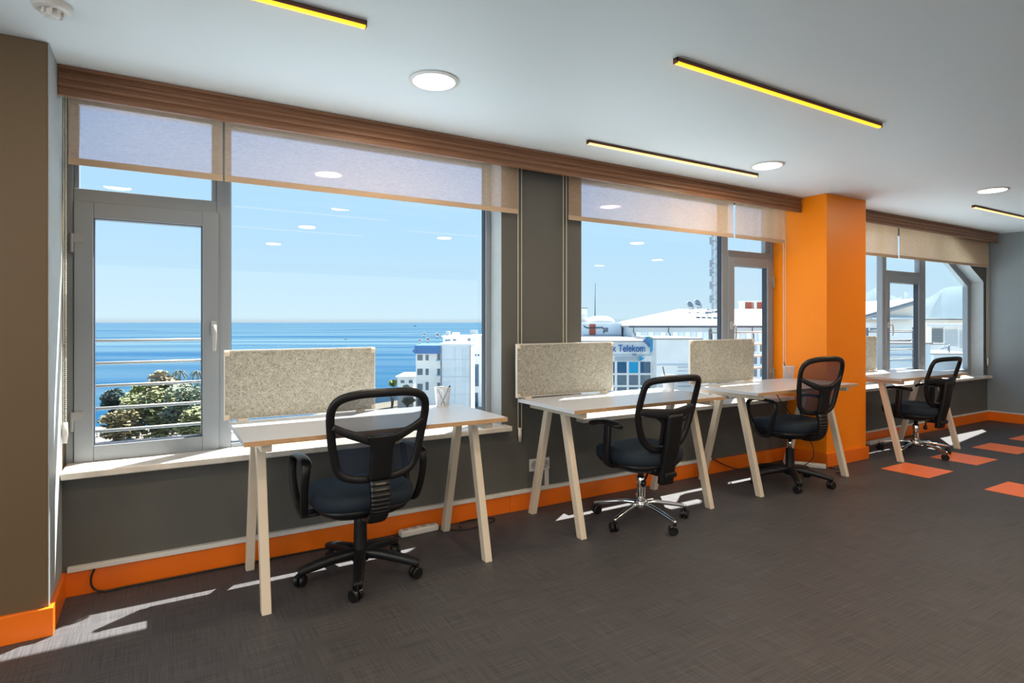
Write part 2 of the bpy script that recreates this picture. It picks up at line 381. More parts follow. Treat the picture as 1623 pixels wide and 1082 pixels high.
# far window with cut corner
w = thing('window_3', 'far window behind the orange column with a cut upper right corner', 'window', kind='structure')
def edge_poly(d):   # outline of the opening inset by d
    return [(5.681+d, ZB+d), (9.166-d, ZB+d), (9.166-d, 1.80-d*.7), (8.72-d*.2, 2.02-d), (8.05, ZH-d*1.05), (5.681+d, ZH-d)]
b = MB(); O = edge_poly(0); I = edge_poly(.085); n = 6
v = [(x, FY0, z) for x, z in O]+[(x, FY0, z) for x, z in I]+[(x, FY1, z) for x, z in O]+[(x, FY1, z) for x, z in I]
f = []
for i in range(n):
    j = (i+1) % n; f += [(i, j, n+j, n+i), (2*n+i, 3*n+i, 3*n+j, 2*n+j), (i, 2*n+i, 2*n+j, j), (n+i, n+j, 3*n+j, 3*n+i)]
b.add(v, f)
b.box(6.99, 7.075, FY0-.002, FY1+.002, ZB+.02, ZH-.02); b.box(7.85, 7.965, FY0-.002, FY1+.002, ZB+.02, ZH-.02)
b.box(7.075, 7.85, FY0, FY1, 1.80, 1.865); b.box(7.83, 7.855, FY0, FY1, 1.865, ZH-.05)
b.build('window_frame', M_pvc, w, bevel=.003)
pane(5.76, 6.99, .655, 2.28, w); pane(7.075, 7.83, 1.865, 2.28, w)
pane(0, 0, 0, 0, w, poly=[(7.965, .655), (9.085, .655), (9.085, 1.745), (8.71, 1.94), (8.03, 2.28), (7.965, 2.28)])
sash(7.05, 7.86, .60, 1.805, w, 7.868, -1, 7.085)

# guard rails outside the opening sashes
def guard(x0, x1, label):
    t = thing('guard_rail', label, 'railing', ((x0+x1)/2, 3.75, 0), group=None)
    a = (x1-x0)/2
    for i in range(5):
        bb = MB(); z = 1.175-.118*i; bb.cyl((-a, 0, z), (a, 0, z), .0085, n=10); bb.build('rail_bar', M_hw, t, smooth=True)
    for s_ in (-1, 1):
        bb = MB(); bb.box(s_*a-.012, s_*a+.012, -.006, .012, .60, 1.21); bb.box(s_*a-.01, s_*a+.01, -.111, 0, .66, .68); bb.box(s_*a-.01, s_*a+.01, -.111, 0, .40, .42); bb.box(s_*a-.012, s_*a+.012, -.006, .012, .40, .62)
        bb.build('rail_post', M_rail, t)
guard(-.34, .27, 'white metal guard rail outside the sash overlooking the sea')
guard(4.40, 5.25, 'white metal guard rail outside the sash beside the orange column')
guard(7.06, 8.12, 'white metal guard rail outside the far window sash')

# ================================================================ PELMETS AND BLINDS
def pelmet(x0, x1, label, z0):
    prof = [(3.254, H-.001), (3.254, H-.016), (3.264, H-.020), (3.272, H-.030), (3.272, H-.036), (3.262, H-.044), (3.260, H-.058), (3.268, H-.066), (3.268, H-.071), (3.258, H-.078), (3.258, H-.092), (3.268, H-.099), (3.268, H-.104), (3.262, H-.110), (3.262, z0), (3.288, z0), (3.288, H-.001)]
    tag(MB().prism(prof, 'x', x0, x1).build('wooden_pelmet', M_wood, bevel=.001), label, 'pelmet')
pelmet(-.380, 5.049, 'long moulded walnut pelmet over the first two windows', 2.277)
pelmet(5.681, 9.20, 'short moulded walnut pelmet over the far window', 2.285)

def bead_chain(x, z0, z1, parent, pair=.028, weight=True, bot=None):
    b = MB()
    for dx in ((0, pair) if pair else (0,)):
        z = z1
        while z > z0: b.ball((x+dx, 3.384, z), .0034, 4); z -= .0095
        b.cyl((x+dx, 3.384, z0), (x+dx, 3.384, z1), .0018, n=6)
    o = b.build('bead_chain', M_chain, parent, smooth=True)
    if weight:
        c = MB(); c.sweep([(x+pair/2, 3.384, z0+.01), (x+pair/2, 3.384, z0-.04), (x+pair/2, 3.384, z0-.085)], [.022, .026, .018], [.014, .016, .012], up=(0, 1, 0), e=3)
        c.build('chain_weight', M_trunk, o, smooth=True)
    return o
def blind(x0, x1, label, zb=2.0, chain=None, czb=.8, weight=True, pair=.028):
    t = thing('roller_blind', label, 'blind', ((x0+x1)/2, 0, 0)); a = (x1-x0)/2
    nx, nz = 24, 8; b = MB(); v = []; f = []
    for j in range(nz+1):
        for i in range(nx+1):
            x = -a+2*a*i/nx; v.append((x, 3.358+.0015*math.sin(i*1.3)+.001*math.sin(j*2+i), zb+.02+(2.365-zb-.02)*j/nz))
    for j in range(nz):
        for i in range(nx): k = j*(nx+1)+i; f.append((k, k+1, k+nx+2, k+nx+1))
    b.add(v, f); b.build('blind_cloth', M_blind, t, smooth=True)
    MB().sweep([(-a, 3.358, zb+.011), (a, 3.358, zb+.011)], .008, .032, e=5).build('hem_bar', M_hem, t, smooth=False)
    MB().cyl((-a, 3.368, 2.382), (a, 3.368, 2.382), .020).build('roller_tube', M_trunk, t, smooth=True)
    if chain is not None: bead_chain(chain-(x0+x1)/2, czb, 2.36, t, pair, weight)
blind(-.352, .284, 'narrow lowered roller blind at the far left over the opening sash', chain=-.372, czb=.80, pair=.008)
blind(.294, 2.06, 'wide roller blind over the sea view, with its chain on the grey wall', chain=2.078, czb=.55)
blind(2.48, 4.225, 'wide roller blind over the fixed pane of the middle window', chain=2.452, czb=.55)
blind(4.252, 4.935, 'narrow roller blind beside the orange column', chain=4.955, czb=.70)
blind(5.69, 6.93, 'opaque roller blind just right of the orange column', zb=1.975)
blind(6.965, 9.235-.06, 'opaque roller blind over the cut corner window, nearest the right wall', zb=1.98, chain=9.195, czb=.80, pair=.05)

# ================================================================ CEILING LIGHTS
t0 = thing('downlight', 'glowing round recessed downlight above the first desk', 'ceiling light', (1.115, 2.573, H), group='round downlights')
MB().lathe([(.118, -.0005), (.118, -.005), (.104, -.009), (.098, -.009), (.098, -.0005)], 40).build('trim_ring', M_trunk, t0, smooth=False)
MB().lathe([(.0975, -.0055), (.0975, -.0075)], 40).build('lamp_diffuser', M_led, t0)
def dl_light(x, y, e=11):
    l = light('downlight_lamp', 'AREA', (x, y, H-.012), e, (1.0, .72, .44), shape='DISK', size=.19)
    return l
dl_light(1.115, 2.573)
for x, y, lab in ((3.786, 2.715, 'glowing round downlight beside the end of the thin light bar by the pelmet'), (6.149, 2.223, 'glowing round downlight at the far right of the ceiling')):
    copy_thing(t0, (x, y, H), 0, lab); dl_light(x, y)
HID = ((-.29, 1.22, 'downlight mirrored in the small pane above the first opening sash'), (1.56, 1.27, 'downlight mirrored largest in the sea view glass'), (1.51, -.07, 'downlight mirrored in the middle of the sea view glass'),
       (1.42, -1.87, 'downlight mirrored smallest and lowest in the sea view glass'), (3.29, -.08, 'downlight mirrored near the right side of the sea view glass'), (5.85, .87, 'downlight mirrored largest in the middle window'),
       (7.74, -.64, 'downlight mirrored right and lower in the middle window'), (7.52, -2.0, 'downlight mirrored left and lowest in the middle window'), (3.6, 1.0, 'downlight above the open floor in front of the second desk'),
       (-1.6, -.3, 'downlight by the left wall level with the viewpoint'), (-1.6, -2.6, 'downlight in the back left corner of the room'), (-1.6, 1.4, 'downlight by the left wall in front of the viewpoint'))
for x, y, lab in HID:
    copy_thing(t0, (x, y, H), 0, lab); dl_light(x, y)


def bar(x0, x1, y, label, m):
    t = thing('light_bar', label, 'ceiling light', ((x0+x1)/2, y, H), group='linear light bars'); a = (x1-x0)/2
    b = MB(); b.box(-a, a, -.013, .013, -.006, -.0005); b.box(-a, a, -.013, -.010, -.017, -.006); b.box(-a, -a+.004, -.013, .013, -.024, -.0005); b.box(a-.004, a, -.013, .013, -.024, -.0005)
    b.build('housing', M_bar, t)
    MB().prism([(-.0095, -.0175), (-.0095, -.0065), (.013, -.0065), (.013, -.018), (.008, -.025), (-.004, -.025)], 'x', -a+.004, a-.004).build('led_diffuser', m, t)
bar(-.96, .677, 2.205, 'amber light bar cut by the top edge at left', M_amber)
bar(1.91, 3.554, 1.817, 'long amber light bar, nearest one at upper right', M_amber)
bar(2.30, 3.945, 2.917, 'thin pale light bar close to the walnut pelmet', M_amber2)
bar(6.79, 8.43, 2.61, 'pale light bar above the right wall end', M_amber2)
bar(.62, 2.2, .88, 'light bar mirrored highest in the sea view glass', M_amber2)
bar(.75, 2.3, -.42, 'light bar mirrored lower in the sea view glass', M_amber2)
bar(2.6, 4.2, .3, 'light bar mirrored at the right of the sea view glass', M_amber2)

t = thing('smoke_detector', 'white smoke detector cut by the top edge above the left pier', 'smoke detector', (-.325, 2.66, H))
MB().lathe([(.062, -.0005), (.062, -.012), (.055, -.022), (.040, -.026)], 28).build('detector_base', M_trunk, t, smooth=False)
b = MB()
for k in range(8):
    a = k*PI/4; b.box(.026, .034, -.004, .004, -.042, -.025, Matrix.Rotation(a, 4, 'Z'))
b.lathe([(.026, -.026), (.026, -.040), (.022, -.046), (.010, -.050)], 20); b.build('sensor_head', M_trunk, t)

# ================================================================ FLOOR TILES, SOCKET, CABLES
def ctile(x0, y0, label):
    o = MB().box(0, .425, 0, .372, .0002, .003).build('orange_carpet_tile', M_tile, loc=(x0, y0, 0)); tag(o, label, 'carpet tile', 'orange carpet tiles')
ctile(5.388, 2.377, 'orange carpet tile nearest the orange column, beside the last desk leg')
ctile(6.245, 2.372, 'orange carpet tile under the castors of the farthest chair')
ctile(7.105, 2.367, 'orange carpet tile in mid floor, third one away from the column')
ctile(7.965, 2.362, 'farthest orange carpet tile, cut by the right edge below the right wall')
ctile(5.388, 1.627, 'foremost orange carpet tile cut by the right edge')

t = thing('wall_socket', 'white double wall socket behind the leg of the second desk', 'socket', (2.263, 3.41, .29))
MB().box(-.082, .082, -.012, 0, -.042, .042).build('socket_plate', M_trunk, t, bevel=.004)
for s_ in (-1, 1):
    b = MB(); b.lathe([(.030, 0), (.030, .004), (.026, .004), (.024, -.001)], 24, Matrix.Translation((s_*.04, -.0125, 0)) @ Matrix.Rotation(PI/2, 4, 'X')); b.build('socket_outlet', M_hw, t)
    c = MB(); c.cyl((s_*.04-.009, -.0135, 0), (s_*.04-.009, -.0145, 0), .003, n=8); c.cyl((s_*.04+.009, -.0135, 0), (s_*.04+.009, -.0145, 0), .003, n=8); c.build('socket_hole', M_cable, t)
MB().box(.045, .075, -.014, 0, -.152, -.042).build('cable_duct', M_trunk, t, bevel=.002)

def cable(pts, label, r=.0045):
    P = cr_spline(pts, 8); tag(MB().sweep(P, 2*r, 2*r, n=8).build('black_cable', M_cable, smooth=True), label, 'cable')
cable([(-.255, 3.372, .118), (-.268, 3.370, .08), (-.262, 3.368, .035), (-.22, 3.366, .008), (-.1, 3.372, .006), (.3, 3.374, .006), (.9, 3.372, .006), (1.15, 3.36, .006), (1.33, 3.33, .006)], 'black cable curving out of the trunking at far left and along the baseboard')
cable([(1.50, 3.30, .006), (1.62, 3.24, .006), (1.78, 3.26, .006), (1.86, 3.32, .006), (1.78, 3.37, .006), (1.64, 3.36, .006), (1.60, 3.28, .006)], 'black cable coiled by the back leg of the first desk')
cable([(3.985, 3.370, .125), (4.02, 3.365, .11), (4.15, 3.355, .05), (4.3, 3.33, .008), (4.5, 3.28, .006), (4.66, 3.25, .006), (4.74, 3.235, .012)], 'black cable leaving the trunking end below the third desk')
cable([(4.64, 3.26, .700), (4.66, 3.22, .60), (4.74, 3.10, .40), (4.80, 3.02, .25), (4.80, 3.0, .12), (4.77, 3.08, .03), (4.80, 3.18, .02)], 'black cable hanging under the third desk behind the chair', .004)
cable([(5.00, 2.985, .012), (5.02, 2.93, .006), (5.06, 2.90, .006), (5.02, 2.84, .006), (4.94, 2.83, .006), (4.90, 2.86, .006)], 'black cable on the floor in front of the orange column plinth')
def strip(x0, y0, x1, y1, label, w=.055):
    c = Vector(((x0+x1)/2, (y0+y1)/2, 0)); L = math.hypot(x1-x0, y1-y0); a = math.atan2(y1-y0, x1-x0)
    t = thing('power_strip', label, 'power strip', c, a, group='power strips')
    MB().box(-L/2, L/2, -w/2, w/2, 0, .040).build('strip_body', M_trunk, t, bevel=.012, seg=4)
    n = max(2, int(L/.06))
    for k in range(n):
        x = -L/2+.035+(L-.07)*k/(n-1); b = MB(); b.lathe([(.017, .0401), (.017, .0415), (.014, .0415), (.013, .0403)], 16, Matrix.Translation((x, 0, 0))); b.build('strip_outlet', M_hw, t)
strip(1.225, 3.333, 1.472, 3.345, 'white power strip on the floor by the back leg of the first desk')
strip(4.80, 3.27, 4.975, 2.99, 'white power strip on the floor against the orange column plinth')
strip(6.30, 3.34, 6.80, 3.355, 'white power strip on the floor below the farthest desk')

# ================================================================ DESKS
def make_desk(x0, y0, label, L=1.29, DP=.622):
    t = thing('trestle_desk', label, 'desk', (x0, y0, 0), group=None)
    MB().box(0, L, .0015, DP, .743, .765).build('desktop', M_top, t, bevel=.001)
    e = MB(); e.box(0, L, 0, .0015, .743, .7645); e.build('edge_band', M_edge, t)['label'] = 'oak coloured front edge band'
    for xx in (.075, L-.075-.04):
        c = MB(); c.box(xx-.002, xx+.042, .035, DP-.035, .706, .743); c.build('cross_rail', M_leg, t, bevel=.002)
    c = MB(); c.box(.117, L-.117, .30, .335, .712, .743); c.build('apron_beam', M_leg, t)
    for xx in (.075, L-.115):
        for (yb, yt) in ((.055, .225), (.590, .405)):
            # leg of rectangular tube leaning in the y direction
            hw = .024; c = MB()
            for zz in (0,):
                v = [(xx, yb-hw, 0), (xx+.040, yb-hw, 0), (xx+.040, yb+hw, 0), (xx, yb+hw, 0), (xx, yt-hw, .708), (xx+.040, yt-hw, .708), (xx+.040, yt+hw, .708), (xx, yt+hw, .708)]
                c.add(v, [(3, 2, 1, 0), (4, 5, 6, 7), (0, 1, 5, 4), (1, 2, 6, 5), (2, 3, 7, 6), (3, 0, 4, 7)])
            c.build('leg', M_leg, t, bevel=.003)
    return t
make_desk(.31, 2.712, 'white trestle desk in front of the sea view, nearest the camera')
make_desk(2.045, 2.712, 'white trestle desk between the grey wall pier and the middle window, second from left')
make_desk(3.68, 2.712, 'white trestle desk beside the left face of the orange column')
make_desk(5.715, 2.735, 'white trestle desk at the far window right of the orange column')

def make_screen(x0, x1, y, label):
    t = thing('desk_screen', label, 'desk divider', ((x0+x1)/2, y, .765)); a = (x1-x0)/2
    MB().box(-a, a, -.009, .009, .014, .358).build('felt_panel', M_felt, t, bevel=.002)
    b = MB(); frame_rect(b, -a-.005, a+.005, .008, .364, .0055, -.006, .012); b.build('screen_frame', M_trunk, t)
    for xx in (-a, a):
        for zz in (.022, .345):
            c = MB(); c.box(xx-.004 if xx < 0 else xx-.020, xx+.020 if xx < 0 else xx+.004, -.015, .014, zz-.013, zz+.013); c.build('corner_clip', M_leg, t, bevel=.004)
    for xx in (-a+.08, a-.08):
        c = MB(); c.box(xx-.022, xx+.022, -.022, .016, 0, .009); c.cyl((xx, -.016, .008), (xx, -.016, .014), .008); c.build('clamp', M_leg, t, bevel=.002)
make_screen(.292, 1.066, 3.322, 'grey felt divider on the desk in front of the sea view')
make_screen(2.032, 2.845, 3.322, 'grey felt divider on the second desk, against the grey wall')
make_screen(3.657, 4.435, 3.322, 'felt divider on the desk beside the orange column, hiding part of the mullion')
make_screen(5.70, 6.485, 3.360, 'felt divider on the far desk, half hidden by the orange column')

def cup(x, y, label, pens):
    t = thing('pen_cup', label, 'pen holder', (x, y, .765))
    b = MB(); b.lathe([(.036, .001), (.038, .004), (.049, .112)], 28, cap=False); b.lathe([(.036, .0005), (.002, .0005)], 28, cap=False); b.build('mesh_body', M_cup, t, smooth=True)
    c = MB(); R = [(.0495*math.cos(i*PI/16), .0495*math.sin(i*PI/16), .112) for i in range(32)]; c.sweep(R, .005, .005, closed=True, n=8)
    R = [(.0375*math.cos(i*PI/16), .0375*math.sin(i*PI/16), .003) for i in range(32)]; c.sweep(R, .004, .005, closed=True, n=8); c.build('wire_rim', M_trunk, t, smooth=True)
    for (a, b_, h, pl) in pens:
        p = MB(); p.cyl((-.02*math.cos(a), -.02*math.sin(a), .004), (.046*math.cos(b_), .046*math.sin(b_), h), .0038, n=10); o = p.build('pen', M_pen)
        o.location = (x, y, .765); tag(o, pl, 'pen')
cup(1.475, 3.275, 'white wire pen cup on the desk by the sea view', ((.5, -.5, .125, 'dark pen poking out at the right of the cup by the sea view'), (2.2, 3.6, .105, 'short pen leaning left inside the cup by the sea view')))
cup(3.262, 3.17, 'white wire pen cup on the second desk, seen through the chair back', ((.5, 1.9, .175, 'tall dark pen standing upright in the cup on the second desk'),))
cup(4.872, 3.275, 'white wire pen cup in front of the orange column side', ((.5, 2.7, .150, 'dark pen leaning left out of the cup by the orange column'),))

# ================================================================ CHAIRS
def castors(root, R, angs, stem_m):
    for a in angs:
        c = Vector((R*math.cos(a), R*math.sin(a), 0)); sa = a+.9
        M = Matrix.Translation(c) @ Matrix.Rotation(sa, 4, 'Z')
        b = MB(); b.cyl(M @ Vector((0, 0, .045)), M @ Vector((0, 0, .078)), .007)
        v = [(.0, .040), (.008, .052), (-.006, .056), (-.026, .048), (-.034, .030), (-.032, .014), (-.022, .030), (-.010, .036)]
        b.prism(v, 'y', -.022, .022, M); o = b.build('castor', stem_m, root, bevel=.002)
        w_ = MB()
        for s_ in (-1, 1):
            Mw = M @ Matrix.Translation((-.012, s_*.0145, .0290)) @ Matrix.Rotation(PI/2, 4, 'X')
            w_.lathe([(.010, -.009), (.024, -.010), (.0288, -.006), (.0288, .006), (.024, .010), (.010, .009)], 20, Mw)
        w_.build('wheel', M_blackg, o, smooth=False, bevel=0)
def seat_mesh(root, w=.25, d=.235, z0=.405, z1=.485):
    def ring(sc, z, dome=0, e=3.2):
        r = []
        for i in range(40):
            a = 2*PI*i/40; c, s_ = math.cos(a), math.sin(a)
            x = w*sc*math.copysign(abs(c)**(2/e), c); y = d*sc*math.copysign(abs(s_)**(2/e), s_)+.015
            zz = z+dome*(1-(x/w)**2)*(1-((y-.015)/d)**2) - .02*max(0, (y-.1)/d)**2 + .012*abs(x/w)**2*(1 if dome else 0)
            r.append((x, y, zz))
        return r
    def loft(rings, name, m):
        b = MB(); v = [p for r in rings for p in r]; n = 40; f = []
        for j in range(len(rings)-1):
            for i in range(n): f.append((j*n+i, j*n+(i+1) % n, (j+1)*n+(i+1) % n, (j+1)*n+i))
        f.append(tuple(range(n-1, -1, -1))); f.append(tuple((len(rings)-1)*n+i for i in range(n)))
        b.add(v, f); return b.build(name, m, root, smooth=True)
    loft([ring(.90, z0), ring(.98, z0+.012), ring(1.0, z0+.035), ring(.99, z1-.022, .004), ring(.94, z1-.007, .008), ring(.84, z1-.001, .010), ring(.6, z1, .010), ring(.3, z1, .010)], 'seat_cushion', M_seat)
    loft([ring(.48, z0-.058), ring(.70, z0-.050), ring(.86, z0-.028), ring(.96, z0+.004), ring(.90, z0+.006)], 'seat_shell', M_black)
def base(root, m, R, angs, chrome):
    b = MB()
    for a in angs:
        d = Vector((math.cos(a), math.sin(a), 0))
        P = [d*.0+Vector((0, 0, .108)), d*.08+Vector((0, 0, .112)), d*(R*.55)+Vector((0, 0, .102)), d*(R*.85)+Vector((0, 0, .086)), d*R+Vector((0, 0, .076)), d*(R+.014)+Vector((0, 0, .070))]
        P = cr_spline(P, 4); L = len(P)
        if chrome: W_ = [.034-.014*i/L for i in range(L)]; H_ = [.030-.010*i/L for i in range(L)]
        else: W_ = [.062-.018*i/L for i in range(L)]; H_ = [.050-.016*i/L for i in range(L)]
        b.sweep(P, W_, H_, n=12, e=3.2 if not chrome else 2.2)
    b.lathe([(.02, .07), (.042, .078), (.046, .10), (.044, .128), (.034, .136)], 24)
    b.build('five_star_base', m, root, smooth=True)
def surf_fill(root, ring, name, m, yf, inset=.96, c=None):
    b = MB(); n = len(ring); v = []; f = []; K = 6
    cx_ = sum(p[0] for p in ring)/n if c is None else c[0]; cz_ = sum(p[1] for p in ring)/n if c is None else c[1]
    for k in range(K):
        s_ = inset*(1-k/K)
        for x, z in ring: X = cx_+(x-cx_)*s_; Z = cz_+(z-cz_)*s_; v.append((X, yf(X, Z), Z))
    v.append((cx_, yf(cx_, cz_), cz_))
    for k in range(K-1):
        for i in range(n): j = (i+1) % n; f.append((k*n+i, k*n+j, (k+1)*n+j, (k+1)*n+i))
    for i in range(n): f.append(((K-1)*n+i, (K-1)*n+(i+1) % n, K*n))
    b.add(v, f); return b.build(name, m, root, smooth=True)
def mirror_ring(half): return half+[(-x, z) for x, z in reversed(half) if x > 1e-6]

def chair_loop(label, loc, rz, angs, dz=0.0):
    t = thing('office_chair', label, 'chair', loc, rz)
    base(t, M_black, .285, angs, False); castors(t, .295, angs, M_blackg)
    MB().lathe([(.036, .118), (.034, .132), (.032, .27), (.033, .345 if dz == 0 else .275)], 24).build('gas_column', M_black, t, smooth=True)
    if dz: MB().lathe([(.014, .27), (.014, .36)], 16).build('gas_piston', M_chrome, t, smooth=True)
    MB().box(-.075, .075, -.11, .09, .322, .352).build('tilt_mechanism', M_black, t, bevel=.008)
    b = MB(); b.sweep(cr_spline([(.05, 0, .348), (.16, .0, .345), (.22, .005, .338)], 4), .008, .008); b.box(.2, .235, -.006, .018, .334, .342); b.build('lever', M_blackg, t, bevel=.002)
    seat_mesh(t, .25, .235, .380, .455)
    yf = lambda x, z: -.210-.17*(z-.5)-.08*max(0, z-.72)**1.2+.040*((x/.26)**2)*1.0-.03
    half = [(0, .950), (.12, .946), (.198, .922), (.228, .868), (.222, .77), (.204, .66), (.180, .585), (.118, .549), (0, .540)]
    R3 = cr_spline([(x, 0, z) for x, z in mirror_ring(half)], 6, True); ring = [(p.x, p.z) for p in R3]
    b = MB(); b.sweep([(x, yf(x, z), z) for x, z in ring], .026, .042, up=None or (0, 0, 0), closed=True) if False else None
    P = [Vector((x, yf(x, z), z)) for x, z in ring]; n = len(P); v = []; f = []; K = 12
    for i, p in enumerate(P):
        tg = (P[(i+1) % n]-P[i-1]).normalized(); nrm = Vector((0, 1, 0)); sd = tg.cross(nrm).normalized()
        wd = .040 if p.z > .6 else .036
        for k in range(K):
            a = 2*PI*k/K; c, s_ = math.cos(a), math.sin(a)
            v.append(p+sd*(wd/2*math.copysign(abs(c)**.75, c))+nrm*(.013*math.copysign(abs(s_)**.75, s_)))
    for i in range(n):
        for k in range(K): f.append((i*K+k, i*K+(k+1) % K, ((i+1) % n)*K+(k+1) % K, ((i+1) % n)*K+k))
    b = MB(); b.add(v, f); b.build('back_frame', M_black, t, smooth=True)
    surf_fill(t, ring, 'back_mesh', M_mesh, lambda x, z: yf(x, z)+.004)
    # Y shaped support
    b = MB()
    for s_ in (-1, 1):
        pts = [(s_*.218, yf(.218, .80)-.006, .803), (s_*.16, yf(.16, .77)-.018, .772), (s_*.08, yf(.08, .745)-.026, .742), (s_*.02, yf(0, .73)-.03, .722)]
        P = cr_spline(pts, 5); L = len(P); b.sweep(P, .020, [.030+.022*i/L for i in range(L)], up=(0, 0, 1), e=3)
    pts = [(0, yf(0, .76)-.028, .755), (0, yf(0, .70)-.032, .70), (0, yf(0, .62)-.032, .62), (0, yf(0, .55)-.03, .545)]
    P = cr_spline(pts, 4); L = len(P); b.sweep(P, [.16-.055*min(1, i/(L*.35)) for i in range(L)], .030, up=(0, -1, 0), e=4)
    b.build('back_support', M_black, t, smooth=True)
    pts = [(0, -.268, .555), (0, -.285, .47), (0, -.275, .40), (0, -.235, .350), (0, -.16, .335), (0, -.08, .345)]
    P = cr_spline(pts, 12); L = len(P)
    b = MB(); b.sweep(P, [.098-.012*i/L for i in range(L)], [.034+.007*(1 if i % 3 == 0 else 0) for i in range(L)], up=(0, -1, .2), e=4)
    b.build('ribbed_bracket', M_blackg, t)
    for s_ in (-1, 1):
        loop = [(-.11, .585), (-.075, .618), (.02, .626), (.115, .616), (.150, .584), (.135, .50), (.085, .40), (.03, .352), (-.02, .350), (-.06, .40), (-.095, .50)]
        P = cr_spline([(s_*(.285+.012*math.sin((z-.37)/.27*PI)), y, z) for y, z in loop], 6, True)
        v = []; f = []; n = len(P); K = 10
        for i, p in enumerate(P):
            tg = (P[(i+1) % n]-P[i-1]).normalized(); nx = Vector((1, 0, 0)); sd = tg.cross(nx).normalized(); wd = .050 if p.z > .6 else .036
            for k in range(K):
                a = 2*PI*(k+.5)/K; c, q = math.cos(a), math.sin(a)
                v.append(p+nx*(wd/2*math.copysign(abs(c)**.6, c))+sd*(.0105*math.copysign(abs(q)**.6, q)))
        for i in range(n):
            for k in range(K): f.append((i*K+k, i*K+(k+1) % K, ((i+1) % n)*K+(k+1) % K, ((i+1) % n)*K+k))
        b = MB(); b.add(v, f); b.box(min(s_*.16, s_*.29), max(s_*.16, s_*.29), -.03, .05, .342, .356); b.build('armrest', M_black, t, smooth=True)
    for ch in t.children:
        if dz and ch.name.split('.')[0] not in ('five_star_base', 'castor', 'gas_column', 'gas_piston'): ch.location.z += dz
    return t

